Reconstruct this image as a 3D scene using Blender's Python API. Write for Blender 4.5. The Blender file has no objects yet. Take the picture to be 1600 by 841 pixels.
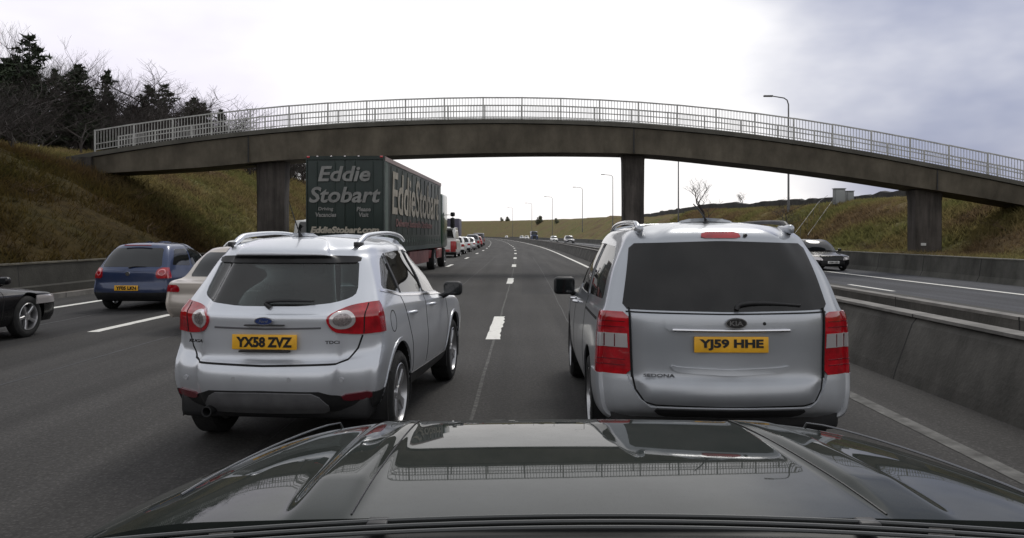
import bpy, bmesh, math, random
import numpy as np
from mathutils import Vector, Matrix, noise
R = math.radians
random.seed(7); rng = np.random.default_rng(7)
S = bpy.context.scene
C = S.collection
# ------------------------------------------------------------------ camera
F = 1250.0; HX, HY, CH = 800.0, 368.0, 1.62          # focal length / horizon in photo pixels, camera height
cd = bpy.data.cameras.new('camera'); cam = bpy.data.objects.new('camera', cd); C.objects.link(cam)
cd.sensor_width = 36; cd.lens = F/1600*36; cd.shift_y = -(420.5-HY)/1600
cd.clip_start = .05; cd.clip_end = 6000
cam.location = (0, 0, CH); cam.rotation_euler = (R(90), 0, 0)
S.camera = cam
S.view_settings.view_transform = 'Standard'; S.view_settings.look = 'None'
S.view_settings.gamma = 1; S.view_settings.exposure = 0.0
S.view_settings.use_curve_mapping = False
S.cycles.max_bounces = 6; S.cycles.transparent_max_bounces = 12
S.cycles.use_denoising = True
# ------------------------------------------------------------------ sky: bright overcast with a blue-grey break on the right
W = bpy.data.worlds.new('World'); S.world = W; W.use_nodes = True
nt = W.node_tree; N = nt.nodes; L = nt.links
bg = N['Background']; bg.inputs[1].default_value = 1.0
def nd(nt, t, **k):
    n = nt.nodes.new(t)
    for a, b in k.items(): setattr(n, a, b)
    return n
sky = nd(nt, 'ShaderNodeTexSky', sky_type='NISHITA', sun_disc=False)
SUN_EL, SUN_AZ = 48, 20
sky.sun_elevation = R(SUN_EL); sky.sun_rotation = R(SUN_AZ); sky.air_density = 1.2; sky.dust_density = 2
sk = nd(nt, 'ShaderNodeVectorMath', operation='SCALE'); L.new(sky.outputs[0], sk.inputs[0]); sk.inputs['Scale'].default_value = .08
tc = nd(nt, 'ShaderNodeTexCoord')
def dotn(v):
    d = nd(nt, 'ShaderNodeVectorMath', operation='DOT_PRODUCT'); L.new(tc.outputs['Generated'], d.inputs[0]); d.inputs[1].default_value = Vector(v).normalized(); return d.outputs['Value']
def ramp(nt, src, pts, interp='EASE'):
    r = nd(nt, 'ShaderNodeValToRGB'); r.color_ramp.interpolation = interp
    e = r.color_ramp.elements
    while len(e) < len(pts): e.new(.5)
    for i, (p, c) in enumerate(pts):
        e[i].position = p; e[i].color = (*c, 1) if len(c) == 3 else c
    if src is not None: nt.links.new(src, r.inputs[0])
    return r.outputs[0]
mp = nd(nt, 'ShaderNodeMapping'); L.new(tc.outputs['Generated'], mp.inputs[0]); mp.inputs['Scale'].default_value = (1, 1, 2.2)
nz = nd(nt, 'ShaderNodeTexNoise'); L.new(mp.outputs[0], nz.inputs['Vector']); nz.inputs['Scale'].default_value = 2.6; nz.inputs['Detail'].default_value = 5; nz.inputs['Roughness'].default_value = .5
def mth(op, a, b=None, clamp=False):
    m = nd(nt, 'ShaderNodeMath', operation=op); m.use_clamp = clamp
    for i, v in enumerate((a, b)):
        if v is None: continue
        if isinstance(v, (int, float)): m.inputs[i].default_value = v
        else: L.new(v, m.inputs[i])
    return m.outputs[0]
def smooth(v, lo, hi):
    m = nd(nt, 'ShaderNodeMapRange', interpolation_type='SMOOTHSTEP'); L.new(v, m.inputs[0]); m.inputs[1].default_value = lo; m.inputs[2].default_value = hi; return m.outputs[0]
nadd = mth('MULTIPLY', mth('SUBTRACT', nz.outputs[0], .5), .16)
dr = smooth(mth('ADD', dotn((.80, 1, .32)), nadd), .91, .995)       # darker blue-grey cloud to the upper right
dl = smooth(mth('ADD', dotn((-.62, 1, .26)), nadd), .955, 1.01)       # faint lilac to the left
up = smooth(mth('ADD', dotn((0, 0, 1)), nadd), .16, .62)             # greyer deck overhead
def mixc(f, a, b):
    m = nd(nt, 'ShaderNodeMix', data_type='RGBA')
    if isinstance(f, float): m.inputs[0].default_value = f
    else: L.new(f, m.inputs[0])
    for i, v in ((6, a), (7, b)):
        if isinstance(v, tuple): m.inputs[i].default_value = (*v, 1)
        else: L.new(v, m.inputs[i])
    return m.outputs[2]
c = mixc(up, (1.16, 1.14, 1.15), (.78, .79, .82))
c = mixc(dl, c, (.95, .89, 1.04))
c = mixc(dr, c, (.31, .345, .51))
c = mixc(.12, c, sk.outputs[0])
L.new(c, bg.inputs[0])
sd = bpy.data.lights.new('sun', 'SUN'); sd.energy = 1.2; sd.angle = R(18); sd.color = (1, .96, .9)
so = bpy.data.objects.new('sun', sd); C.objects.link(so)
so.rotation_euler = (R(90-SUN_EL), 0, R(-SUN_AZ+180))
# sun stands ahead and to the right: light travels toward -Y
sdir = Vector((math.sin(R(SUN_AZ))*math.cos(R(SUN_EL)), math.cos(R(SUN_AZ))*math.cos(R(SUN_EL)), math.sin(R(SUN_EL))))
so.rotation_euler = (-sdir).to_track_quat('-Z', 'Y').to_euler()

# ------------------------------------------------------------------ helpers
def P(x, y, D):
    "the place seen at photo pixel (x, y) at depth D"
    return Vector(((x-HX)/F*D, D, CH-(y-HY)/F*D))
MATS = {}
def mat(name, col, rough=.5, metal=0, coat=0, noise_amt=0, nscale=5, col2=None, bump=0, bscale=60, spec=.5, ior=1.45, coords='Object', detail=4, thr=None, emit=None):
    if name in MATS: return MATS[name]
    m = bpy.data.materials.new(name); m.use_nodes = True
    t = m.node_tree; b = t.nodes['Principled BSDF']
    b.inputs['Base Color'].default_value = (*col, 1); b.inputs['Roughness'].default_value = rough
    b.inputs['Metallic'].default_value = metal; b.inputs['Coat Weight'].default_value = coat
    b.inputs['Coat Roughness'].default_value = .04
    b.inputs['Specular IOR Level'].default_value = spec; b.inputs['IOR'].default_value = ior
    tc = nd(t, 'ShaderNodeTexCoord')
    if col2 is None and noise_amt: col2 = tuple(v*(1-noise_amt) for v in col)
    if col2 is not None:
        n = nd(t, 'ShaderNodeTexNoise'); n.inputs['Scale'].default_value = nscale; n.inputs['Detail'].default_value = detail; n.inputs['Roughness'].default_value = .62
        t.links.new(tc.outputs[coords], n.inputs['Vector'])
        lo, hi = thr or (.36, .64)
        o = ramp(t, n.outputs[0], [(lo, col2), (hi, col)], 'LINEAR')
        t.links.new(o, b.inputs['Base Color'])
        r = nd(t, 'ShaderNodeMapRange'); t.links.new(n.outputs[0], r.inputs[0]); r.inputs[3].default_value = min(1, rough*1.25); r.inputs[4].default_value = rough*.8
        t.links.new(r.outputs[0], b.inputs['Roughness'])
    if bump:
        n = nd(t, 'ShaderNodeTexNoise'); n.inputs['Scale'].default_value = bscale; n.inputs['Detail'].default_value = 3
        t.links.new(tc.outputs[coords], n.inputs['Vector'])
        bp = nd(t, 'ShaderNodeBump'); bp.inputs['Strength'].default_value = bump; bp.inputs['Distance'].default_value = .02
        t.links.new(n.outputs[0], bp.inputs['Height']); t.links.new(bp.outputs[0], b.inputs['Normal'])
    if emit: b.inputs['Emission Color'].default_value = (*col, 1); b.inputs['Emission Strength'].default_value = emit
    MATS[name] = m; return m
def streaks(m, sx, sz, lo, hi, scale=1.0, dark=.45):
    "rain streaks and shutter bands multiplied into the base colour of a concrete"
    t = m.node_tree; b = t.nodes['Principled BSDF']; src = b.inputs['Base Color'].links[0].from_socket
    tc = nd(t, 'ShaderNodeTexCoord'); mp = nd(t, 'ShaderNodeMapping'); mp.inputs['Scale'].default_value = (sx, sx, sz); t.links.new(tc.outputs['Object'], mp.inputs[0])
    n = nd(t, 'ShaderNodeTexNoise'); n.inputs['Scale'].default_value = scale; n.inputs['Detail'].default_value = 7; n.inputs['Roughness'].default_value = .65; t.links.new(mp.outputs[0], n.inputs['Vector'])
    r = ramp(t, n.outputs[0], [(lo, (dark, dark*.97, dark*.92)), (hi, (1.15, 1.13, 1.1))], 'LINEAR')
    mx = nd(t, 'ShaderNodeMix', data_type='RGBA', blend_type='MULTIPLY'); mx.inputs[0].default_value = 1; t.links.new(src, mx.inputs[6]); t.links.new(r, mx.inputs[7]); t.links.new(mx.outputs[2], b.inputs['Base Color'])
def glassmat(name, tint, refl=1.0):
    if name in MATS: return MATS[name]
    m = bpy.data.materials.new(name); m.use_nodes = True; t = m.node_tree
    for n in list(t.nodes):
        if n.type != 'OUTPUT_MATERIAL': t.nodes.remove(n)
    out = [n for n in t.nodes if n.type == 'OUTPUT_MATERIAL'][0]
    tr = nd(t, 'ShaderNodeBsdfTransparent'); tr.inputs[0].default_value = (*tint, 1)
    gl = nd(t, 'ShaderNodeBsdfGlossy'); gl.inputs['Roughness'].default_value = .02; gl.inputs[0].default_value = (refl, refl, refl, 1)
    fr = nd(t, 'ShaderNodeFresnel'); fr.inputs[0].default_value = 1.5
    mx = nd(t, 'ShaderNodeMixShader'); t.links.new(fr.outputs[0], mx.inputs[0]); t.links.new(tr.outputs[0], mx.inputs[1]); t.links.new(gl.outputs[0], mx.inputs[2])
    # road film on the pane
    df = nd(t, 'ShaderNodeBsdfDiffuse'); df.inputs[0].default_value = (.22, .21, .20, 1)
    tc = nd(t, 'ShaderNodeTexCoord'); n = nd(t, 'ShaderNodeTexNoise'); n.inputs['Scale'].default_value = 2.6; n.inputs['Detail'].default_value = 7; t.links.new(tc.outputs['Object'], n.inputs['Vector'])
    mr = nd(t, 'ShaderNodeMapRange'); t.links.new(n.outputs[0], mr.inputs[0]); mr.inputs[1].default_value = .35; mr.inputs[2].default_value = .75; mr.inputs[3].default_value = .02; mr.inputs[4].default_value = .12
    m2 = nd(t, 'ShaderNodeMixShader'); t.links.new(mr.outputs[0], m2.inputs[0]); t.links.new(mx.outputs[0], m2.inputs[1]); t.links.new(df.outputs[0], m2.inputs[2])
    t.links.new(m2.outputs[0], out.inputs[0]); MATS[name] = m; return m
def paint(name, col, metal=.55, rough=.38, dirt=True):
    "car paint with a film of road dirt that thickens low on the body"
    if name in MATS: return MATS[name]
    m = bpy.data.materials.new(name); m.use_nodes = True; t = m.node_tree; b = t.nodes['Principled BSDF']
    b.inputs['Metallic'].default_value = metal; b.inputs['Roughness'].default_value = rough
    b.inputs['Coat Weight'].default_value = .8; b.inputs['Coat Roughness'].default_value = .06
    tc = nd(t, 'ShaderNodeTexCoord'); n = nd(t, 'ShaderNodeTexNoise'); n.inputs['Scale'].default_value = 3.5; n.inputs['Detail'].default_value = 6
    t.links.new(tc.outputs['Object'], n.inputs['Vector'])
    sp = nd(t, 'ShaderNodeSeparateXYZ'); t.links.new(tc.outputs['Object'], sp.inputs[0])
    mr = nd(t, 'ShaderNodeMapRange'); t.links.new(sp.outputs[2], mr.inputs[0]); mr.inputs[1].default_value = 1.0; mr.inputs[2].default_value = .25; mr.inputs[3].default_value = 0; mr.inputs[4].default_value = 1
    mu = nd(t, 'ShaderNodeMath', operation='MULTIPLY'); t.links.new(mr.outputs[0], mu.inputs[0]); t.links.new(n.outputs[0], mu.inputs[1])
    ad = nd(t, 'ShaderNodeMath', operation='MULTIPLY_ADD'); t.links.new(n.outputs[0], ad.inputs[0]); ad.inputs[1].default_value = .10; t.links.new(mu.outputs[0], ad.inputs[2]); ad.use_clamp = True
    mx = nd(t, 'ShaderNodeMix', data_type='RGBA'); t.links.new(ad.outputs[0], mx.inputs[0]); mx.inputs[6].default_value = (*col, 1); mx.inputs[7].default_value = (*[.5*v+.5*d for v, d in zip(col, (.12, .11, .10))], 1)
    t.links.new(mx.outputs[2], b.inputs['Base Color'])
    r2 = nd(t, 'ShaderNodeMapRange'); t.links.new(ad.outputs[0], r2.inputs[0]); r2.inputs[3].default_value = .04; r2.inputs[4].default_value = .4
    t.links.new(r2.outputs[0], b.inputs['Coat Roughness'])
    MATS[name] = m; return m
def tag(o, label=None, cat=None, group=None, kind=None):
    if label: o['label'] = label
    if cat: o['category'] = cat
    if group: o['group'] = group
    if kind: o['kind'] = kind
    return o
def empty(name, loc=(0, 0, 0), rz=0, **k):
    o = bpy.data.objects.new(name, None); C.objects.link(o); o.location = loc; o.rotation_euler = (0, 0, rz); o.empty_display_size = .2
    return tag(o, **k)
def link(name, me, m, parent=None, **k):
    if m is not None and not me.materials: me.materials.append(m)
    o = bpy.data.objects.new(name, me); C.objects.link(o); o.parent = parent
    return tag(o, **k)
def mesh(name, v, f, smooth=None):
    me = bpy.data.meshes.new(name); me.from_pydata([tuple(map(float, p)) for p in v], [], [tuple(map(int, q)) for q in f]); me.update()
    if smooth is not None: shade(me, smooth)
    return me
def shade(me, ang=35):
    me.polygons.foreach_set('use_smooth', [True]*len(me.polygons)); me.set_sharp_from_angle(angle=R(ang)); me.update()
class MB:
    "collects solids, builds ONE mesh"
    def __init__(s): s.v = []; s.f = []
    def add(s, v, f):
        o = len(s.v); s.v += [tuple(p) for p in v]; s.f += [tuple(i+o for i in q) for q in f]; return s
    def box(s, a, b, rz=0, rx=0, c=None):
        x0, y0, z0 = a; x1, y1, z1 = b
        v = [Vector(p) for p in ((x0, y0, z0), (x1, y0, z0), (x1, y1, z0), (x0, y1, z0), (x0, y0, z1), (x1, y0, z1), (x1, y1, z1), (x0, y1, z1))]
        if rz or rx:
            c = Vector(c) if c else (Vector(a)+Vector(b))/2; M = Matrix.Rotation(rz, 3, 'Z') @ Matrix.Rotation(rx, 3, 'X')
            v = [c+M @ (p-c) for p in v]
        return s.add(v, [(0, 3, 2, 1), (4, 5, 6, 7), (0, 1, 5, 4), (1, 2, 6, 5), (2, 3, 7, 6), (3, 0, 4, 7)])
    def rbox(s, a, b, r=.03, seg=3):
        bm = bmesh.new(); bmesh.ops.create_cube(bm, size=1)
        a = Vector(a); b = Vector(b); d = b-a; c = (a+b)/2
        for q in bm.verts: q.co = Vector((q.co.x*d.x, q.co.y*d.y, q.co.z*d.z))+c
        bmesh.ops.bevel(bm, geom=bm.edges[:], offset=min(r, min(d)*.49), segments=seg, affect='EDGES', profile=.5)
        bm.verts.index_update()
        s.add([q.co.copy() for q in bm.verts], [[w.index for w in q.verts] for q in bm.faces]); bm.free(); return s
    def tube(s, pts, r, n=8, close=True):
        pts = [Vector(p) for p in pts]; rr = r if isinstance(r, (list, tuple)) else [r]*len(pts)
        vv = []; ff = []
        up = Vector((0, 0, 1))
        t0 = (pts[-1]-pts[0]).normalized()
        if abs(t0.z) > .9: up = Vector((0, 1, 0))
        for i, p in enumerate(pts):
            t = (pts[min(i+1, len(pts)-1)]-pts[max(i-1, 0)]).normalized()
            a = t.cross(up).normalized(); b = a.cross(t)
            for k in range(n):
                w = 2*math.pi*k/n; vv.append(p+(a*math.cos(w)+b*math.sin(w))*rr[i])
            if i:
                for k in range(n): ff.append(((i-1)*n+k, (i-1)*n+(k+1) % n, i*n+(k+1) % n, i*n+k))
        if close: ff.append(tuple(range(n-1, -1, -1))[::-1]); ff.append(tuple((len(pts)-1)*n+k for k in range(n)))
        return s.add(vv, ff)
    def lathe(s, prof, n=32, axis='x', c=(0, 0, 0)):
        vv = []; ff = []; c = Vector(c); m = len(prof)
        for k in range(n):
            w = 2*math.pi*k/n
            for (a, r) in prof:
                p = (a, r*math.cos(w), r*math.sin(w)) if axis == 'x' else (r*math.cos(w), r*math.sin(w), a) if axis == 'z' else (r*math.cos(w), a, r*math.sin(w))
                vv.append(c+Vector(p))
        for k in range(n):
            for i in range(m-1): ff.append((k*m+i, k*m+i+1, ((k+1) % n)*m+i+1, ((k+1) % n)*m+i))
        return s.add(vv, ff)
    def prism(s, poly, axis, lo, hi):
        n = len(poly)
        def q(a, b, h): return (a, h, b) if axis == 'y' else (h, a, b) if axis == 'x' else (a, b, h)
        s.add([q(a, b, lo) for a, b in poly]+[q(a, b, hi) for a, b in poly], [tuple(range(n)), tuple(range(2*n-1, n-1, -1))]+[(i, i+n, (i+1) % n+n, (i+1) % n) for i in range(n)])
        return s
    def fix(s):
        me = mesh('m', s.v, s.f); bm = bmesh.new(); bm.from_mesh(me); bmesh.ops.recalc_face_normals(bm, faces=bm.faces); bm.to_mesh(me); bm.free(); return me
    def build(s, name, m, parent=None, smooth=35, **k):
        me = s.fix(); me.name = name
        if smooth: shade(me, smooth)
        return link(name, me, m, parent, **k)
def copy_tree(o, parent=None):
    c = o.copy(); C.objects.link(c); c.parent = parent
    for ch in o.children: copy_tree(ch, c)
    return c
def text_mesh(body, size, extrude=.002, shear=0, offset=0, width=None, height=None, spacing=1.0):
    cu = bpy.data.curves.new('lettering', 'FONT'); cu.body = body; cu.size = size; cu.extrude = extrude; cu.shear = shear; cu.offset = offset
    cu.align_x = 'CENTER'; cu.align_y = 'CENTER'; cu.space_character = spacing; cu.resolution_u = 3
    o = bpy.data.objects.new('lettering', cu); C.objects.link(o)
    dg = bpy.context.evaluated_depsgraph_get(); me = bpy.data.meshes.new_from_object(o.evaluated_get(dg))
    bpy.data.objects.remove(o); bpy.data.curves.remove(cu)
    v = np.empty(len(me.vertices)*3); me.vertices.foreach_get('co', v); v = v.reshape(-1, 3)
    lo, hi = v.min(0), v.max(0); v[:, :2] -= (lo[:2]+hi[:2])/2
    if width: v[:, 0] *= width/(hi[0]-lo[0])
    if height: v[:, 1] *= height/(hi[1]-lo[1])
    me.vertices.foreach_set('co', v.ravel()); me.update(); me.materials.clear()
    return me
def text(body, size, m, parent, loc, rot, name='lettering', **k):
    o = link(name, text_mesh(body, size, **k), m, parent); o.location = loc; o.rotation_euler = rot; return o
def boolean(me, cutter, op):
    "me (solid mesh) cut by cutter mesh; returns a new mesh"
    a = bpy.data.objects.new('a', me); b = bpy.data.objects.new('b', cutter); C.objects.link(a); C.objects.link(b)
    md = a.modifiers.new('b', 'BOOLEAN'); md.operation = op; md.object = b; md.solver = 'EXACT'; md.use_self = False
    dg = bpy.context.evaluated_depsgraph_get(); out = bpy.data.meshes.new_from_object(a.evaluated_get(dg))
    bpy.data.objects.remove(a); bpy.data.objects.remove(b)
    return out

# ------------------------------------------------------------------ the road's line: x of the white line between our two lanes
TY = np.array([-60, -10, 0, 14, 28, 55, 90, 110, 140, 170, 207, 260, 337, 420, 506, 700, 900, 1200, 1700.])
TX = np.array([-1.2, -.55, -.45, -.26, -.05, .22, .36, .22, -.33, -1.0, -2.1, -4.1, -7.6, -12.5, -18.5, -38, -66, -125, -260])
def X1(y):
    y = np.asarray(y, float)
    yy = np.clip(y, TY[0], TY[-1]); i = np.clip(np.searchsorted(TY, yy)-1, 0, len(TY)-2)
    m = np.gradient(TX, TY); h = TY[i+1]-TY[i]; t = (yy-TY[i])/h
    return (2*t**3-3*t**2+1)*TX[i]+(t**3-2*t**2+t)*h*m[i]+(-2*t**3+3*t**2)*TX[i+1]+(t**3-t**2)*h*m[i+1]
def strip(name, us, zs, y0, y1, m, step=None, closed=False, **k):
    "ribbon following the road: cross-section points (u, z)"
    ys = list(np.arange(y0, min(y1, 150)+.01, step or 2.0))
    if y1 > 150: ys += list(np.arange(155, y1+.1, 8.0))
    if abs(ys[-1]-y1) > .01: ys.append(y1)
    n = len(us); v = []; f = []
    for y in ys:
        x = float(X1(y))
        for u, z in zip(us, zs): v.append((x+u, y, z))
    for i in range(len(ys)-1):
        for j in range(n if closed else n-1):
            f.append((i*n+j, i*n+(j+1) % n, (i+1)*n+(j+1) % n, (i+1)*n+j))
    if closed: f += [tuple(range(n))[::-1], tuple((len(ys)-1)*n+j for j in range(n))]
    me = mesh(name, v, f)
    if closed:
        bm = bmesh.new(); bm.from_mesh(me); bmesh.ops.recalc_face_normals(bm, faces=bm.faces); bm.to_mesh(me); bm.free()
    return link(name, me, m, **k)

# ------------------------------------------------------------------ setting materials
def asphalt(name, base, warm=1.0):
    m = bpy.data.materials.new(name); m.use_nodes = True; t = m.node_tree; b = t.nodes['Principled BSDF']
    tc = nd(t, 'ShaderNodeTexCoord')
    fine = nd(t, 'ShaderNodeTexNoise'); fine.inputs['Scale'].default_value = 26; fine.inputs['Detail'].default_value = 4; fine.inputs['Roughness'].default_value = .8
    t.links.new(tc.outputs['Object'], fine.inputs['Vector'])
    mpn = nd(t, 'ShaderNodeMapping'); mpn.inputs['Scale'].default_value = (1.3, .045, 1); t.links.new(tc.outputs['Object'], mpn.inputs[0])
    st = nd(t, 'ShaderNodeTexNoise'); st.inputs['Scale'].default_value = 1.2; st.inputs['Detail'].default_value = 5; t.links.new(mpn.outputs[0], st.inputs['Vector'])
    pa = nd(t, 'ShaderNodeTexNoise'); pa.inputs['Scale'].default_value = .35; pa.inputs['Detail'].default_value = 6; t.links.new(tc.outputs['Object'], pa.inputs['Vector'])
    def mr(src, a, b2, lo=.3, hi=.7):
        r = nd(t, 'ShaderNodeMapRange'); t.links.new(src, r.inputs[0]); r.inputs[1].default_value = lo; r.inputs[2].default_value = hi; r.inputs[3].default_value = a; r.inputs[4].default_value = b2; return r.outputs[0]
    def mul(a, c2):
        q = nd(t, 'ShaderNodeMath', operation='MULTIPLY'); t.links.new(a, q.inputs[0]); t.links.new(c2, q.inputs[1]); return q.outputs[0]
    vo = nd(t, 'ShaderNodeTexVoronoi'); vo.inputs['Scale'].default_value = 38; t.links.new(tc.outputs['Object'], vo.inputs['Vector'])
    gr = mr(vo.outputs['Distance'], 1.5, .8, .05, .45)
    val = mul(mul(mul(mr(fine.outputs[0], .62, 1.4), mr(st.outputs[0], .66, 1.38)), mr(pa.outputs[0], .85, 1.15)), gr)
    sc = nd(t, 'ShaderNodeVectorMath', operation='SCALE'); sc.inputs[0].default_value = tuple(base); t.links.new(val, sc.inputs['Scale'])
    t.links.new(sc.outputs[0], b.inputs['Base Color'])
    b.inputs['Roughness'].default_value = .85; b.inputs['Specular IOR Level'].default_value = .25
    bp = nd(t, 'ShaderNodeBump'); bp.inputs['Strength'].default_value = .5; bp.inputs['Distance'].default_value = .01
    t.links.new(fine.outputs[0], bp.inputs['Height']); t.links.new(bp.outputs[0], b.inputs['Normal'])
    return m
M_ASPH = asphalt('asphalt_worn', (.044, .042, .040)); M_ASPH2 = asphalt('asphalt_bluish', (.058, .060, .068))
M_LINE = mat('road_paint', (.72, .71, .66), .6, noise_amt=.45, nscale=9, detail=8, thr=(.30, .45), bump=.3)
M_LINE2 = mat('road_paint_faded_dimmed', (.42, .41, .38), .7, noise_amt=.6, nscale=6, detail=8)  # faded paint; on the right line its grey imitates windscreen reflection dimming
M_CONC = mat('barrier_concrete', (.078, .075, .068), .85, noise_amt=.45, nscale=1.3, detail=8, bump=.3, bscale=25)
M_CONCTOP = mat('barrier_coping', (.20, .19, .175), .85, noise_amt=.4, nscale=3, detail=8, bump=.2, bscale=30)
M_BRIDGE = mat('bridge_concrete', (.105, .092, .070), .85, noise_amt=.35, nscale=.7, detail=9, bump=.25, bscale=12)
M_PIER = mat('pier_concrete', (.075, .066, .060), .85, noise_amt=.35, nscale=.9, detail=9, bump=.3, bscale=12)
streaks(M_BRIDGE, 1.4, .5, .34, .62, 1.0, .72); streaks(M_PIER, 3.0, .3, .38, .62); streaks(M_CONC, 1.0, .3, .36, .6, 1.4, .6)
def joints(m, pitch, w=.03):
    "dark gaps between the cast segments of a wall"
    t = m.node_tree; b = t.nodes['Principled BSDF']; src = b.inputs['Base Color'].links[0].from_socket
    tc = nd(t, 'ShaderNodeTexCoord'); sp = nd(t, 'ShaderNodeSeparateXYZ'); t.links.new(tc.outputs['Object'], sp.inputs[0])
    md = nd(t, 'ShaderNodeMath', operation='FLOORED_MODULO'); t.links.new(sp.outputs[1], md.inputs[0]); md.inputs[1].default_value = pitch
    lt = nd(t, 'ShaderNodeMath', operation='LESS_THAN'); t.links.new(md.outputs[0], lt.inputs[0]); lt.inputs[1].default_value = w
    mx = nd(t, 'ShaderNodeMix', data_type='RGBA'); t.links.new(lt.outputs[0], mx.inputs[0]); t.links.new(src, mx.inputs[6]); mx.inputs[7].default_value = (.015, .014, .013, 1); t.links.new(mx.outputs[2], b.inputs['Base Color'])
joints(M_CONC, 3.0); joints(M_CONCTOP, 3.0)
M_DIRT = mat('brown_silt', (.085, .065, .048), .95, noise_amt=.5, nscale=2.5, detail=8, bump=.8, bscale=20)

# ------------------------------------------------------------------ terrain (one sheet out to the horizon)
def hz(u, y):
    u = np.asarray(u, float); y = np.asarray(y, float)
    far = np.clip(y-60, 0, None)
    capL = 5.6+.008*far+2.6*np.exp(-((y-95)/45)**2); capR = 3.9+.0165*np.clip(y-45, 0, None)
    n1 = .5*np.sin(y*.11+1.3)+.35*np.sin(y*.23+u*.2)+.25*np.sin(u*.5+y*.05)
    sL = np.clip((-12.3-u), 0, None)/1.45
    zl = .75+sL; kl = 1.4
    zl = -kl*np.log(np.exp(-zl/kl)+np.exp(-(capL+.4*n1)/kl))
    sR = np.clip((u-19.7), 0, None)/1.55
    zr = .7+sR; kr = .7
    zr = -kr*np.log(np.exp(-zr/kr)+np.exp(-(capR+.25*n1)/kr))
    z = np.where(u < -12.3, np.maximum(zl, .3), np.where(u > 16.8, np.maximum(zr, .3), -.03))
    z = z+np.where(u < -30, (-30-u)*.008, 0)+np.where(u > 40, (u-40)*.004, 0)
    return z
us = np.concatenate([-np.geomspace(2500, 60, 16), np.arange(-56, -24, 2.5), np.arange(-24, -12.3, .45), [-12.31, -12.29], [-6, 0, 8, 14], [16.79, 16.81], np.arange(17.2, 30, .5), np.arange(31, 56, 2.5), np.geomspace(60, 2500, 16)])
ysT = np.concatenate([[-400, -200, -100, -60, -40, -20, -8], np.arange(-2, 110, .6), np.arange(112, 300, 3), np.geomspace(305, 3800, 60)])
U, Y = np.meshgrid(us, ysT)
Z = hz(U, Y); XX = U+X1(Y)*np.exp(-np.clip(np.abs(U)-600, 0, None)/600)
vv = np.stack([XX, Y, Z], -1).reshape(-1, 3)
for i in range(len(vv)):
    u_ = U.flat[i]
    if (u_ < -12.8 or u_ > 17.3) and vv[i, 1] < 300:
        p = Vector(vv[i]); vv[i, 2] += .22*noise.noise(p*.55)+.10*noise.noise(p*1.7)+.4*noise.noise(p*.16)
n = len(us); rows_ = len(ysT)
idx = np.arange((rows_-1)*n).reshape(rows_-1, n)[:, :-1].ravel()
ff = np.stack([idx, idx+1, idx+n+1, idx+n], -1)
def bankmat():
    m = bpy.data.materials.new('rough_grass_bank'); m.use_nodes = True; t = m.node_tree; b = t.nodes['Principled BSDF']
    tc = nd(t, 'ShaderNodeTexCoord')
    a = nd(t, 'ShaderNodeTexNoise'); a.inputs['Scale'].default_value = .16; a.inputs['Detail'].default_value = 5; t.links.new(tc.outputs['Object'], a.inputs['Vector'])
    c2 = nd(t, 'ShaderNodeTexNoise'); c2.inputs['Scale'].default_value = 2.2; c2.inputs['Detail'].default_value = 9; c2.inputs['Roughness'].default_value = .7; t.links.new(tc.outputs['Object'], c2.inputs['Vector'])
    big = ramp(t, a.outputs[0], [(.38, (.118, .084, .048)), (.50, (.138, .114, .050)), (.62, (.112, .110, .042))])
    sm = ramp(t, c2.outputs[0], [(.32, (.50, .48, .46)), (.5, (1, 1, 1)), (.68, (1.5, 1.45, 1.3))], 'LINEAR')
    mu = nd(t, 'ShaderNodeMix', data_type='RGBA', blend_type='MULTIPLY'); mu.inputs[0].default_value = 1; t.links.new(big, mu.inputs[6]); t.links.new(sm, mu.inputs[7])
    # near left bank: brown dead bracken, its colour also darkened for lens vignette
    sp = nd(t, 'ShaderNodeSeparateXYZ'); t.links.new(tc.outputs['Object'], sp.inputs[0])
    m1 = nd(t, 'ShaderNodeMapRange'); t.links.new(sp.outputs[1], m1.inputs[0]); m1.inputs[1].default_value = 40; m1.inputs[2].default_value = 33
    m2 = nd(t, 'ShaderNodeMapRange'); t.links.new(sp.outputs[0], m2.inputs[0]); m2.inputs[1].default_value = -8; m2.inputs[2].default_value = -12
    mm = nd(t, 'ShaderNodeMath', operation='MULTIPLY'); t.links.new(m1.outputs[0], mm.inputs[0]); t.links.new(m2.outputs[0], mm.inputs[1])
    mx = nd(t, 'ShaderNodeMix', data_type='RGBA', blend_type='MULTIPLY'); t.links.new(mm.outputs[0], mx.inputs[0]); t.links.new(mu.outputs[2], mx.inputs[6]); mx.inputs[7].default_value = (.33, .29, .24, 1)
    t.links.new(mx.outputs[2], b.inputs['Base Color']); b.inputs['Roughness'].default_value = 1; b.inputs['Specular IOR Level'].default_value = .1
    bp = nd(t, 'ShaderNodeBump'); bp.inputs['Strength'].default_value = 1; bp.inputs['Distance'].default_value = .15
    t.links.new(c2.outputs[0], bp.inputs['Height']); t.links.new(bp.outputs[0], b.inputs['Normal'])
    return m
M_BANK = bankmat()
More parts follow.
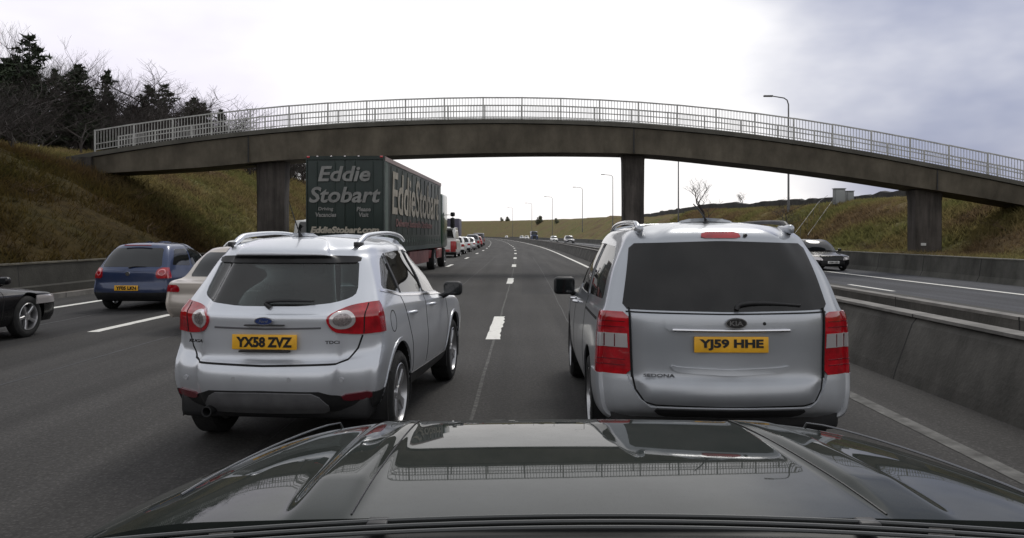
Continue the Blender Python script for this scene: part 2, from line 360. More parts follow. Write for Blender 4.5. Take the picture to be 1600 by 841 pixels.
def blade_mat():
    m = M_BANK.copy(); m.name = 'dry_grass_blades'; t = m.node_tree; b = t.nodes['Principled BSDF']; out = [n for n in t.nodes if n.type == 'OUTPUT_MATERIAL'][0]
    src = b.inputs['Base Color'].links[0].from_socket
    sc = nd(t, 'ShaderNodeVectorMath', operation='SCALE'); t.links.new(src, sc.inputs[0]); sc.inputs['Scale'].default_value = 1.5; t.links.new(sc.outputs[0], b.inputs['Base Color'])
    tr = nd(t, 'ShaderNodeBsdfTranslucent'); t.links.new(sc.outputs[0], tr.inputs[0]); mx = nd(t, 'ShaderNodeMixShader'); mx.inputs[0].default_value = .5
    t.links.new(b.outputs[0], mx.inputs[1]); t.links.new(tr.outputs[0], mx.inputs[2]); t.links.new(mx.outputs[0], out.inputs[0]); return m
M_BLADE = blade_mat()
me = mesh('terrain', vv, ff, 180); link('terrain', me, M_BANK, kind='structure')
def ground_z(x, y): return float(hz(x-X1(y), y))
YE = 1500
strip('road', [-11.6, 4.7], [0, 0], -40, YE, M_ASPH, kind='structure')
strip('opposite_road', [6.35, 16.3], [0, 0], -40, YE, M_ASPH2, kind='structure')
strip('verge', [-12.35, -11.6], [.10, .10], -40, YE, M_DIRT, kind='structure')
strip('kerb', [-11.72, -11.72, -11.56, -11.56], [.0, .12, .12, .0], -40, 500, M_CONCTOP, kind='structure')
def line_solid(u, w, y0, y1, m, name='road_marking'): return strip(name, [u-w/2, u+w/2], [.004, .004], y0, y1, m, kind='structure')
line_solid(3.78, .18, 26, 1100, M_LINE); line_solid(3.78, .17, 17, 26, M_LINE2); line_solid(3.78, .16, 12, 17, mat('road_paint_dimmed', (.24, .235, .22), .7, col2=(.10, .095, .09), nscale=5, detail=8)); line_solid(3.78, .15, -5, 12, mat('road_paint_dimmest', (.13, .128, .12), .8, col2=(.055, .053, .05), nscale=5, detail=8)); line_solid(-10.05, .2, -5, 1100, M_LINE); line_solid(14.1, .2, 0, 900, M_LINE); line_solid(7.0, .15, 0, 900, M_LINE2)  # right line darkens towards the camera: windscreen reflection put into its colour
def dashes(u, w, centres, ln, m, jag=0):
    v = []; f = []
    for cy in centres:
        k = 14; o = len(v)
        for i in range(k+1):
            y = cy-ln/2+ln*i/k; x = float(X1(y))+u
            v += [(x-w/2-random.random()*jag*.3, y, .004), (x+w/2-random.random()*jag, y, .004)]
        f += [(o+2*i, o+2*i+1, o+2*i+3, o+2*i+2) for i in range(k)]
    return link('road_marking', mesh('road_marking', v, f), m, kind='structure')
cs = [14.2+14.35*k for k in range(-2, 60)]
dashes(0, .235, cs, 3.5, M_LINE, .05); dashes(-3.45, .2, cs, 3.4, M_LINE, .03); dashes(-6.75, .2, [q+.7 for q in cs[1:]], 3.0, M_LINE, .02); dashes(11.2, .16, [q+10.6-14.35 for q in cs], 3.2, M_LINE, .02)
# tar seams and scuffs beside the centre line
M_SEAM = mat('tar_seam', (.022, .022, .023), .6, noise_amt=.4, nscale=12)
M_SEAML = mat('scuffed_seam', (.10, .098, .09), .9, col2=(.05, .049, .048), nscale=14, thr=(.42, .58), detail=8)
def wob(name, u, w, y0, y1, m, z=.003):
    v = []; f = []; ys = np.arange(y0, y1, .25)
    for i, y in enumerate(ys):
        x = float(X1(y))+u+.02*noise.noise(Vector((y*.7, u, 0))); ww = w*(.6+.6*abs(noise.noise(Vector((y*2.1, u, 3)))))
        v += [(x-ww, y, z), (x+ww, y, z)]
        if i: f.append((2*i-2, 2*i-1, 2*i+1, 2*i))
    return link(name, mesh(name, v, f), m, kind='structure')
wob('road_seam', .0, .025, 2, 70, M_SEAML, .002); wob('road_seam', -1.55, .012, 2, 60, M_SEAM, .002); wob('road_seam', 1.3, .010, 2, 60, M_SEAM, .002)
wob('road_seam', -5.2, .03, 4, 60, M_SEAM, .002); wob('road_seam', -8.3, .03, 4, 60, M_SEAM, .002)
M_PATCH = asphalt('asphalt_patch', (.034, .033, .033)); M_PATCH2 = asphalt('asphalt_patch_pale', (.052, .050, .047))
def patch(u0, u1, y0, y1, m): return strip('road_patch', [u0, u1], [.0018, .0018], y0, y1, m, step=1.0, kind='structure')
patch(-3.35, -1.7, 9, 19, M_PATCH); patch(.4, 1.9, 22, 46, M_PATCH); patch(-6.6, -3.7, 20, 60, M_PATCH2); patch(-9.9, -7.0, 6, 30, M_PATCH); patch(7.4, 10.9, 12, 60, M_PATCH2)
# ------------------------------------------------------------------ walls and barriers
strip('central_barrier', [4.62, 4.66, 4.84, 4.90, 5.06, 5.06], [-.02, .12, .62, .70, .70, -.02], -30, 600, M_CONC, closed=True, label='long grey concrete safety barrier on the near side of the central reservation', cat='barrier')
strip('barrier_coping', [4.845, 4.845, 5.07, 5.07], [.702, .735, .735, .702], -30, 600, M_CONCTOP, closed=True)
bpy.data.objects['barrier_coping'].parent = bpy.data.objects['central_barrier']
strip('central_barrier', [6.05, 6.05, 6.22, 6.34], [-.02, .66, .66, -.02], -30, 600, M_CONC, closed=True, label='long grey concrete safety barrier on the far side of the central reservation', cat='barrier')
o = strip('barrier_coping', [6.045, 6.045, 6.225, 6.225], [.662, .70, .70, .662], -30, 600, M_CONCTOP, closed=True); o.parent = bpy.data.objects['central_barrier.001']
strip('reservation_soil', [5.06, 5.5, 6.05], [.50, .55, .50], -30, 600, M_DIRT, kind='structure')
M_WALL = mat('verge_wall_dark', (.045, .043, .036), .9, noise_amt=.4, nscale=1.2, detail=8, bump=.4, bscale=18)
joints(M_WALL, 4.0, .04)
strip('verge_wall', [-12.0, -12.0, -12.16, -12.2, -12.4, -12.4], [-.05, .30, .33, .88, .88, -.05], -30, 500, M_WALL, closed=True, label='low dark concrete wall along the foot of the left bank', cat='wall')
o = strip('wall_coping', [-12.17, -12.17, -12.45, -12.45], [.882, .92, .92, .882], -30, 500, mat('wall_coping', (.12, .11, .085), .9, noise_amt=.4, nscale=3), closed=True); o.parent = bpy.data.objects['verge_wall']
M_WALL2 = mat('far_wall_concrete', (.085, .085, .076), .9, noise_amt=.4, nscale=.9, detail=8, bump=.3, bscale=14)
streaks(M_WALL2, 1.0, .3, .36, .6, 1.2, .6); joints(M_WALL2, 4.0, .05)
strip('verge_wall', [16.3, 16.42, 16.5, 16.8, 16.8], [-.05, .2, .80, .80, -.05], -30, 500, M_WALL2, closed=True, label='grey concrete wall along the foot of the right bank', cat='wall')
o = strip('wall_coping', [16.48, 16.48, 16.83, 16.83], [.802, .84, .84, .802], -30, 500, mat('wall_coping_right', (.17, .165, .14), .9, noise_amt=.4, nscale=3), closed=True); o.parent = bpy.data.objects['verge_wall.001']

# ------------------------------------------------------------------ footbridge
BD = 36.0; BW = 2.3
def px2(pts): return [((x-HX)/F*BD, CH-(y-HY)/F*BD) for x, y in pts]
top = px2([(60, 253), (150, 237), (300, 215), (450, 199), (600, 190), (750, 186), (900, 188), (1050, 197), (1200, 213), (1350, 236), (1500, 264), (1600, 284), (1760, 318)])
bot = px2([(60, 275), (160, 270), (300, 262), (450, 249), (600, 243), (750, 239), (900, 238), (1000, 240), (1150, 254), (1300, 272), (1420, 290), (1600, 320), (1760, 352)])
def sm(pts, xs):
    a = np.array(pts); m = np.gradient(a[:, 1], a[:, 0]); x = np.clip(xs, a[0, 0], a[-1, 0]); i = np.clip(np.searchsorted(a[:, 0], x)-1, 0, len(a)-2)
    h = a[i+1, 0]-a[i, 0]; t = (x-a[i, 0])/h
    return (2*t**3-3*t**2+1)*a[i, 1]+(t**3-2*t**2+t)*h*m[i]+(-2*t**3+3*t**2)*a[i+1, 1]+(t**3-t**2)*h*m[i+1]
br = empty('footbridge', (0, BD, 0), label='long arched concrete footbridge with pale railings spanning both carriageways', cat='footbridge')
bx = np.linspace(-20.5, 26.5, 95); zt = sm(top, bx); zb = sm(bot, bx)
def bstrip(sect):
    v = []; f = []; n = None
    for x, a, b in zip(bx, zt, zb):
        s_ = sect(a, b); n = len(s_); v += [(x, yy, zz) for yy, zz in s_]
    for i in range(len(bx)-1):
        for j in range(n): f.append((i*n+j, i*n+(j+1) % n, (i+1)*n+(j+1) % n, (i+1)*n+j))
    f += [tuple(range(n))[::-1], tuple((len(bx)-1)*n+j for j in range(n))]
    m_ = MB(); m_.add(v, f); return m_
bstrip(lambda a, b: [(.10, a-.22), (.16, b), (BW-.16, b), (BW-.10, a-.22)]).build('beam', M_BRIDGE, br)
bstrip(lambda a, b: [(0, a-.19), (0, a), (BW, a), (BW, a-.19)]).build('deck', mat('deck_concrete', (.10, .095, .08), .9, noise_amt=.4, nscale=.8, detail=8), br)
M_RAIL = mat('railing_paint', (.42, .42, .40), .5, metal=.2, noise_amt=.3, nscale=4)
gap = 1.75
posts = np.arange(-18.8, 26.3, gap)
zp = lambda x: float(sm(top, np.array([x]))[0])
for side, yy in enumerate((.07, BW-.07)):
    for i, x in enumerate(posts):
        MB().box((x-.03, yy-.03, zp(x)), (x+.03, yy+.03, zp(x)+1.0)).build('railing_post', M_RAIL, br, smooth=0)
        if i < len(posts)-1:
            mb = MB(); x2 = posts[i+1]; nb = 13
            def bar(h, r):
                mb.add([(x+.03, yy-r, zp(x)+h-r), (x+.03, yy+r, zp(x)+h-r), (x+.03, yy+r, zp(x)+h+r), (x+.03, yy-r, zp(x)+h+r), (x2-.03, yy-r, zp(x2)+h-r), (x2-.03, yy+r, zp(x2)+h-r), (x2-.03, yy+r, zp(x2)+h+r), (x2-.03, yy-r, zp(x2)+h+r)], [(0, 1, 5, 4), (1, 2, 6, 5), (2, 3, 7, 6), (3, 0, 4, 7)])
            bar(.97, .028); bar(.36, .020); bar(.10, .018)
            for k in range(1, nb):
                t = k/nb; xx = x+(x2-x)*t; z0 = zp(xx); mb.box((xx-.010, yy-.010, z0+.10), (xx+.010, yy+.010, z0+.96))
            mb.build('railing_panel', M_RAIL, br, smooth=0)
def pier(px0, px1, ytop, deep=.9, zbase=-.2):
    x0 = (px0-HX)/F*BD; x1 = (px1-HX)/F*BD; xm = (x0+x1)/2
    zt_ = float(sm(bot, np.array([xm]))[0])-.002; y0 = BW/2-deep/2; mb = MB()
    w = (x1-x0)/2; c_ = .07
    pts = lambda ww, dd: [(xm-ww+c_, BW/2-dd), (xm+ww-c_, BW/2-dd), (xm+ww, BW/2-dd+c_), (xm+ww, BW/2+dd-c_), (xm+ww-c_, BW/2+dd), (xm-ww+c_, BW/2+dd), (xm-ww, BW/2+dd-c_), (xm-ww, BW/2-dd+c_)]
    v = []; zz = [zbase, 3.2, zt_-.25, zt_+.05]; k = [1, 1, 1.04, 1.10]
    for z, q in zip(zz, k): v += [(a, b, z) for a, b in pts(w*q, deep/2*(1 if q < 1.01 else q))]
    f = [(i*8+j, i*8+(j+1) % 8, i*8+8+(j+1) % 8, i*8+8+j) for i in range(3) for j in range(8)]+[tuple(range(8)), tuple(range(24, 32))]
    mb.add(v, f); return mb.build('pier', M_PIER, br)
pier(393, 437, 0); pier(978, 1011, 0, .8); pier(1444, 1486, 0)
plq = MB().box((18.75, .665, 1.15), (18.98, .697, 1.27)).build('sign_plate', mat('plate_white', (.5, .5, .48), .5), br)
for x in (-11.9, 5.5, 19.2):
    MB().box((x-.025, .085, float(sm(bot, np.array([x]))[0])+.02), (x+.025, .13, zp(x)-.21)).build('expansion_joint', M_SEAM, br, smooth=0)
    MB().box((x-.35, BW/2-.35, float(sm(bot, np.array([x]))[0])-.06), (x+.35, BW/2+.35, float(sm(bot, np.array([x]))[0])+.03)).build('bearing_pad', M_SEAM, br, smooth=0)
# abutments
MB().box((-21.5, -.1, 2.0), (-18.9, BW+.1, zp(-19)-.20-.001)).build('abutment', M_PIER, br, smooth=0)
MB().box((25.2, -.1, 1.0), (27.5, BW+.1, zp(25.5)-.5)).build('abutment', M_PIER, br, smooth=0)
# ------------------------------------------------------------------ street lamps on the far verge
M_STEEL = mat('galvanised_steel', (.16, .16, .165), .5, metal=.5, noise_amt=.3, nscale=3)
def lamp(xpix, ytop, D, arm, label, parts=True):
    p = P(xpix, ytop, D); zb_ = ground_z(p.x, D)-.3
    t = empty('street_lamp', (p.x, D, zb_), label=label, cat='street lamp', group='street lamps on the far verge')
    H = p.z-zb_
    MB().tube([(0, 0, 0), (0, 0, 1.4), (0, 0, 1.45), (0, 0, H-.6), (-.12, 0, H-.22), (-.4, 0, H-.02), (-arm, 0, H+.16)], [.14, .14, .10, .065, .06, .055, .05], 8).build('column', M_STEEL, t)
    if parts:
        MB().rbox((-arm-.75, -.13, H+.08), (-arm+.1, .13, H+.24), .06).build('lamp_head', M_STEEL, t)
lamp(1232, 153, 72, 1.5, 'tall street lamp right of the footbridge centre, its arm reaching above the railing')
lamp(1060, 210, 104, 1.5, 'thin street lamp whose pole shows under the bridge beside the bare tree')
lamp(957.5, 274, 178, 1.9, 'far street lamp nearest the central bridge pier')
lamp(910, 293.5, 226, 2.0, 'far street lamp between the one by the pier and the smaller ones')
lamp(863, 308, 285, 2.2, 'small distant street lamp third from the central bridge pier')
lamp(831, 318, 350, 2.2, 'very distant street lamp, fourth from the central bridge pier')
lamp(801, 325, 440, 2.2, 'faintest and smallest distant street lamp over the road bend')
# ------------------------------------------------------------------ trees
M_BARK = mat('bark', (.045, .038, .034), .95, noise_amt=.4, nscale=6)
M_TWIG = mat('twigs', (.060, .050, .050), .95, noise_amt=.4, nscale=3)
M_NEEDLE = mat('pine_needles', (.032, .046, .020), .9, col2=(.012, .022, .010), nscale=1.3, detail=4)
M_SCRUB = mat('scrub_twigs', (.050, .040, .036), .95, col2=(.026, .022, .021), nscale=.8)
def bare(seed, H, spread=.5, levels=5, r0=.13, nb=3, trunkfrac=.3):
    "branch skeleton -> (trunk mesh, crown mesh)"
    g = random.Random(seed); tr = MB(); cr = MB()
    def grow(p, d, ln, r, lv, out):
        pts = [p]; q = p.copy(); dd = d.copy()
        for k in range(3):
            dd = (dd+Vector((g.gauss(0, .10), g.gauss(0, .10), .05+g.gauss(0, .04)))).normalized(); q = q+dd*ln/3; pts.append(q.copy())
        r1 = r*.62
        out.tube(pts, [r, r*.87, r*.74, r1], 5 if lv > levels-2 else 3, close=False)
        if lv == 0: return
        for i in range(nb if lv > 1 else nb+1):
            a = g.uniform(0, 2*math.pi); t = Vector((math.cos(a), math.sin(a), 0)); up = g.uniform(.3, .95)
            nd_ = (dd*up+t*spread*g.uniform(.6, 1.2)+Vector((0, 0, .16))).normalized()
            s_ = pts[3] if i < 2 else pts[g.choice((1, 2))]
            grow(s_, nd_, ln*g.uniform(.58, .82), r1*(.9 if i < 2 else .6), lv-1, cr)
    L0 = H*trunkfrac
    grow(Vector((0, 0, -.3)), Vector((g.gauss(0, .04), g.gauss(0, .04), 1)).normalized(), L0, r0, levels, tr)
    return tr, cr
def pine(seed, H, w, dens=1.0):
    g = random.Random(seed); tr = MB(); cr = MB()
    tr.tube([(0, 0, -.4), (g.gauss(0, .1), g.gauss(0, .1), H*.5), (0, 0, H)], [.16, .10, .02], 6)
    z = H*g.uniform(.16, .26)
    while z < H:
        t = (z/H); env = w*(1-t)**.55*(.72+.28*math.sin(z*2.1+seed))*g.uniform(.8, 1.2)+.15
        for k in range(g.choice((4, 5, 6))):
            a = g.uniform(0, 6.283); ln = env*g.uniform(.45, 1.2); d = Vector((math.cos(a), math.sin(a), g.uniform(.0, .45)))
            e = Vector((0, 0, z))+d*ln; cr.tube([(0, 0, z), e], [.03, .012], 3, close=False)
            for j in range(int((3+ln*5)*dens)):
                s_ = g.uniform(.3, 1.06); c_ = Vector((0, 0, z))+d*ln*s_+Vector((g.gauss(0, .13), g.gauss(0, .13), g.gauss(.04, .10)))
                for q in range(4):
                    u1 = Vector((g.gauss(0, 1), g.gauss(0, 1), g.gauss(.35, .7))).normalized(); v1 = u1.orthogonal().normalized()
                    v1 = (v1*math.cos(q)+u1.cross(v1)*math.sin(q)); s2 = g.uniform(.22, .42)
                    cr.add([c_-v1*s2*.3, c_+v1*s2*.3, c_+u1*s2*1.25], [(0, 1, 2)])
        z += H*g.uniform(.035, .06)
    return tr, cr
def protoT(fn, *a, twig=None, **k):
    tr, cr = fn(*a, **k)
    t = mesh('trunk', tr.v, tr.f, 60); c_ = mesh('crown', cr.v, cr.f)
    t.materials.append(M_BARK); c_.materials.append(twig or M_TWIG); return t, c_
PINES = [protoT(pine, s_, 10, w_, twig=M_NEEDLE) for s_, w_ in ((3, 2.9), (8, 2.6), (15, 3.3))]
BAREF = [protoT(bare, s_, 10, .72, 6, .22, 3, .22) for s_ in (61, 67, 71)]
BARES = [protoT(bare, s_, 10, .55, 6, .14, 3, .27) for s_ in (4, 11, 23)]
BUSH = [protoT(bare, s_, 5, .95, 5, .06, 4, .24, twig=M_SCRUB) for s_ in (31, 37, 44)]
def plant(name, pr, x, y, h, base, label, cat, group, rz=None, wide=1.0, z=None):
    t = bpy.data.objects.new(name, pr[0]); C.objects.link(t); c_ = bpy.data.objects.new('crown', pr[1]); C.objects.link(c_); c_.parent = t
    s_ = h/base; t.location = (x, y, (ground_z(x, y) if z is None else z)-.15); t.rotation_euler = (0, 0, random.uniform(0, 6.28) if rz is None else rz); t.scale = (s_*wide, s_*wide, s_)
    return tag(t, label, cat, group)
HT = [max(v.co.z for v in p[1].vertices) for p in PINES]; HB = [max(v.co.z for v in p[1].vertices) for p in BARES]; HF = [max(v.co.z for v in p[1].vertices) for p in BAREF]; HU = [max(v.co.z for v in p[1].vertices) for p in BUSH]
def at_top(kind, k, xp, yt, D, label, cat='tree', wide=1.0, group='trees on the left bank', zb=None):
    p = P(xp, yt, D); zb = ground_z(p.x, D) if zb is None else zb
    pr, hh, nm = {'p': (PINES, HT, 'pine_tree'), 'b': (BARES, HB, 'bare_tree'), 'f': (BAREF, HF, 'bare_tree'), 'u': (BUSH, HU, 'bush')}[kind]
    k %= 3; return plant(nm, pr[k], p.x, D, p.z-zb+.15, hh[k], label, cat, group, wide=wide)
# pines, left to right in the photograph
at_top('p', 0, 47, 50, 54, 'tallest dark pine at the far left of the bank, standing above its neighbours', wide=1.0)
at_top('p', 1, 86, 104, 56, 'shorter dark pine right beside the tallest pine', wide=.9)
at_top('p', 1, 168, 106, 64, 'narrow dark pine between two pale bare trees', wide=.9)
at_top('p', 2, 232, 130, 76, 'dark pine left of the close pair above the footbridge end', wide=.9)
at_top('p', 0, 258, 128, 80, 'dark pine with a flat tuft, middle of the group above the bridge railing', wide=.9)
at_top('p', 2, 304, 150, 88, 'broad dark pine second from the right end of the tree line', wide=1.05)
at_top('p', 1, 318, 158, 92, 'small dark pine leaning on the broad pine near the bridge railing', wide=1.0)
at_top('p', 1, 345, 168, 97, 'last small pine at the right end of the tree line, poking through the railing', wide=.8)
at_top('b', 0, 12, 42, 50, 'pale bare tree at the left edge of the photo', wide=.8)
at_top('b', 1, 52, 38, 58, 'pale bare tree rising behind the tallest pine', wide=.8)
at_top('b', 2, 122, 92, 62, 'round pale bare tree between the tall pines', wide=.85)
at_top('b', 0, 142, 96, 66, 'tall pale bare tree just left of the narrow pine', wide=.8)
at_top('b', 1, 205, 122, 74, 'low bare tree right of the narrow pine', wide=.8)
at_top('b', 2, 280, 142, 86, 'bare tree filling the gap between the pine groups', wide=.8)
at_top('f', 0, 456, 262, 150, 'distant bare tree seen between the bridge pier and the lorry', wide=1.0)
at_top('f', 1, 474, 258, 135, 'bare tree directly behind the rear left edge of the lorry', wide=1.0)
at_top('b', 2, 375, 205, 118, 'bare tree hidden behind the bridge railing left of the pier', wide=.8)
at_top('b', 0, 400, 215, 126, 'bare tree behind the bridge beam right above the left pier', wide=.8)
for i in range(16):
    D = random.uniform(46, 110); k = i % 3; plant('bare_tree', BARES[k], float(X1(D))-random.uniform(31, 40), D, random.uniform(6.5, 9), HB[k], 'pale leafless tree in the wood behind the left bank', 'tree', 'leafless trees in the left wood', wide=.9)
# dark understorey on the crest
g = random.Random(5)
for i in range(200):
    D = g.uniform(24, 96) if i < 170 else g.uniform(96, 190)
    u = -g.uniform(20.5, 37) if D > 34 else -g.uniform(19.5, 30)
    x = float(X1(D))+u; k = i % 3
    if -1 < D-BD-1 < 5 and u > -24: continue
    plant('bush', BUSH[k], x, D, (g.uniform(4.0, 6.2) if D > 46 and u < -24 else g.uniform(2.4, 4.2)) if D > 34 else g.uniform(1.8, 2.9), HU[k], 'dark leafless bush in the thicket along the crest of the left bank', 'bush', 'bushes along the left crest', wide=g.uniform(1.0, 1.5))
for i in range(60):
    D = g.uniform(44, 108); u = -g.uniform(26, 38); k = i % 3
    plant('pine_tree', PINES[k], float(X1(D))+u, D, g.uniform(3.2, 6.6), HT[k], 'low dark young pine inside the thicket of the left crest', 'tree', 'young pines in the left thicket', wide=1.5)
for xp, yt, D, lb in ((352, 262, 60, 'dark leafless bush on the grassy slope left of the bridge pier'), (215, 285, 41, 'shadowy bush under the left end of the footbridge'), (392, 262, 75, 'leafless bush high on the green slope beside the bridge pier')):
    at_top('u', g.randrange(3), xp, yt, D, lb, 'bush', 1.3, 'bushes on the left slope')
def round_tree(seed):
    g = random.Random(seed); tr = MB().tube([(0, 0, -.5), (0, 0, 5)], [.5, .3], 6); cr = MB()
    for i in range(1500):
        d = Vector((g.gauss(0, 1), g.gauss(0, 1), g.gauss(0, 1))).normalized()*(g.random()**.4); b0 = ((0, 0, 6.6, 2.9), (1.9, .6, 5.2, 2.1), (-1.7, -.8, 4.8, 2.3), (.4, -1.5, 3.6, 2.0), (-.6, .9, 8.6, 1.7))[i % 5]; c_ = Vector((b0[0]+d.x*b0[3], b0[1]+d.y*b0[3], b0[2]+d.z*b0[3]))
        a = Vector((g.gauss(0, 1), g.gauss(0, 1), g.gauss(0, 1))).normalized(); b = a.orthogonal().normalized(); cr.add([c_-b*.25, c_+b*.25, c_+a*.7], [(0, 1, 2)])
    return tr, cr
ROUND = protoT(round_tree, 5, twig=mat('far_foliage', (.10, .105, .065), .95, col2=(.05, .055, .03), nscale=2))
# right side
at_top('f', 2, 1101, 275, 95, 'largest bare tree on the right skyline, framed under the bridge', wide=.95, group='skyline trees')
at_top('f', 1, 1159, 299, 108, 'small pale bare tree on the skyline right of the largest one', wide=1.0, group='skyline trees')
at_top('u', 0, 1222, 305, 62, 'dark round bush behind the tall street lamp pole', 'bush', 1.2, 'bushes on the right bank')
for xp, hp, lb in ((870, 11, 'small dark tree on the far bank, rightmost of the four distant ones'), (843, 15, 'small distant tree beside a faint lamp post'), (793, 9, 'right one of a pair of tiny distant trees'), (784, 8, 'left one of a pair of tiny distant trees')):
    D = 200
    while D < 1400 and HY-(ground_z((xp-HX)/F*D, D)-CH)*F/D > (350 if hp > 10 else 346): D += 5
    plant('distant_tree', ROUND, (xp-HX)/F*D, D, hp*1.1*D/F, 10, lb, 'tree', 'distant skyline trees', rz=D, wide=1.1, z=ground_z((xp-HX)/F*D, D)-.3*hp*D/F)
# dark hedge / dry stone wall along the right crest
v = []; f = []; hy = list(np.arange(26, 190, .9)); 
M_HEDGE = mat('dry_stone_wall', (.040, .038, .034), .95, col2=(.018, .018, .017), nscale=1.1, detail=8, bump=1, bscale=4)
for i, y in enumerate(hy):
    x = float(X1(y))+30+2*math.sin(y*.03); z = ground_z(x, y); h = .95*min(1, (192-y)/60)+.22*noise.noise(Vector((y*.6, 0, 0)))+.2*noise.noise(Vector((y*.17, 5, 0)))
    v += [(x-.3, y, z-.4), (x-.22, y, z+h), (x+.22, y, z+h+.05), (x+.3, y, z-.4)]
    if i: f += [((i-1)*4+j, (i-1)*4+j+1, i*4+j+1, i*4+j) for j in range(3)]
link('field_wall', mesh('field_wall', v, f), M_HEDGE, label='dark uneven field wall running along the skyline of the right bank', cat='wall')
# steps rail and cabinets on the right bank
M_CAB = mat('cabinet_grey', (.20, .21, .21), .6, noise_amt=.3, nscale=2)
for xp, yt, D, w, h, lb in ((1311, 310, 60, .42, 1.25, 'taller grey roadside cabinet on top of the right bank'), (1327, 314, 61, .28, .9, 'smaller grey roadside cabinet on top of the right bank')):
    D += 4; p = P(xp, yt, D); p.z = ground_z(p.x, D)+h+.05; t = empty('roadside_cabinet', (p.x, D, p.z-h), label=lb, cat='cabinet')
    MB().rbox((-w, -.25, 0), (w, .25, h), .03).build('housing', M_CAB, t); MB().rbox((-w-.05, -.3, h+.002), (w+.05, .3, h+.06), .02).build('cap', M_CAB, t); MB().rbox((-w*.85, -.275, .1), (w*.85, -.252, h-.1), .01).build('door', mat('cabinet_door', (.24, .25, .25), .6), t)
    MB().box((-w-.1, -.4, -1.5), (w+.1, .4, -.002)).build('plinth', M_CONC, t)
t = empty('step_handrail', (0, 0, 0), label='thin grey handrail climbing the right bank towards the grey cabinets', cat='handrail')
def onb(xp, D): x = (xp-HX)/F*D; return Vector((x, D, ground_z(x, D)+.95))
a = onb(1240, 56.5); b = onb(1280, 63.5); c_ = onb(1293, 65.5)
for dx in (0, 1.0):
    A = a+Vector((dx, 0, 0)); B = b+Vector((dx, 0, 0)); 
    MB().tube([A, B, c_+Vector((dx, 0, 0))], .016, 6).build('handrail', M_STEEL, t)
    for k in range(5):
        q = A.lerp(B, k/4); MB().tube([(q.x, q.y, q.z-1.3), q], .014, 6).build('post', M_STEEL, t)
BRACK = [protoT(bare, s_, 2, 1.3, 3, .02, 4, .3, twig=mat('dead_bracken', (.14, .085, .045), .95, col2=(.07, .045, .03), nscale=2)) for s_ in (81, 84)]
HK = [max(v.co.z for v in p[1].vertices) for p in BRACK]
for i in range(110):
    sd_ = -1 if i % 2 else 1; D = g.uniform(15, 80); u = -g.uniform(13.2, 21) if sd_ < 0 else g.uniform(17.8, 26); k = i % 2
    if sd_ > 0: D += 12
    plant('bracken_clump', BRACK[k], float(X1(D))+u, D, g.uniform(.35, .8), HK[k], 'rusty dead bracken clump on the slope of the bank', 'bracken', 'bracken clumps on the banks', wide=1.5)
# ------------------------------------------------------------------ rough grass and dead bracken on the banks
def tufts(name, n, side, seed, m, hmin, hmax):
    r = np.random.default_rng(seed); y = 11+r.random(n)**1.7*105
    if side < 0: u = -12.5-r.random(n)**.9*14
    else: u = 17.0+r.random(n)**.9*14; y += 8
    x = u+X1(y); z = hz(u, y)
    h = r.uniform(hmin, hmax, n)*(1+y/120)
    v = np.zeros((n, 4, 3, 3)); 
    for k in range(4):
        a = r.uniform(0, 6.283, n); w = .016*(1+y/22); ln = r.uniform(.2, .7, n)*h; lean = r.uniform(.5, 1.6, n)*h
        ox = r.normal(0, .08, n); oy = r.normal(0, .08, n)
        dx = np.cos(a); dy = np.sin(a)
        v[:, k, 0] = np.stack([x+ox-dy*w, y+oy+dx*w, z-.12], -1); v[:, k, 1] = np.stack([x+ox+dy*w, y+oy-dx*w, z-.12], -1)
        v[:, k, 2] = np.stack([x+ox+dx*lean, y+oy+dy*lean, z+ln+.05], -1)
    vv = v.reshape(-1, 3); me = bpy.data.meshes.new(name); me.vertices.add(len(vv)); me.vertices.foreach_set('co', vv.ravel())
    nf = len(vv)//3; me.loops.add(nf*3); me.polygons.add(nf); me.loops.foreach_set('vertex_index', np.arange(nf*3)); me.polygons.foreach_set('loop_start', np.arange(nf)*3); me.polygons.foreach_set('loop_total', np.full(nf, 3)); me.update()
    return link(name, me, m, kind='stuff')
tag(tufts('rough_grass', 42000, -1, 1, M_BLADE, .14, .42), 'rough brown and olive grass with dead bracken covering the left bank', 'grass')
tag(tufts('rough_grass', 42000, 1, 2, M_BLADE, .12, .36), 'rough olive and brown grass covering the right bank', 'grass')
# ================================================================== vehicles
M_BLACKP = mat('black_plastic', (.018, .018, .019), .5, noise_amt=.3, nscale=8)
M_RUB = mat('tyre_rubber', (.016, .016, .016), .85, noise_amt=.35, nscale=10, bump=.3, bscale=40)
M_RIM = mat('alloy_rim', (.50, .50, .51), .32, metal=.85, noise_amt=.3, nscale=6)
M_STEELRIM = mat('dull_rim', (.30, .30, .31), .45, metal=.7, noise_amt=.3, nscale=6)
M_RED = mat('red_lens', (.42, .004, .012), .12, coat=1, noise_amt=.45, nscale=9, spec=.6)
M_DRED = mat('dark_red_lens', (.10, .005, .012), .2, coat=.8)
M_CLEAR = mat('clear_lens', (.60, .57, .57), .12, metal=.5, coat=1)
M_CHROME = mat('chrome', (.72, .72, .74), .12, metal=1)
M_YEL = mat('yellow_plate', (.80, .42, .025), .45, noise_amt=.18, nscale=9)
M_WPLATE = mat('white_plate', (.7, .7, .68), .4)
M_BLK = mat('black_paint_lettering', (.008, .008, .008), .4)
M_GAP = mat('panel_gap', (.006, .006, .006), .9)
M_SEAT = mat('seat_fabric', (.030, .030, .033), .9)
M_DGLASS = mat('dark_window_glass', (.012, .014, .015), .05, coat=0, spec=.6, ior=1.5, noise_amt=.3, nscale=3)
G_TINT = glassmat('tinted_glass', (.42, .47, .46)); G_DARK = glassmat('privacy_glass', (.07, .08, .08), .8); G_SIDE = glassmat('side_glass', (.60, .66, .64))
PI = math.pi
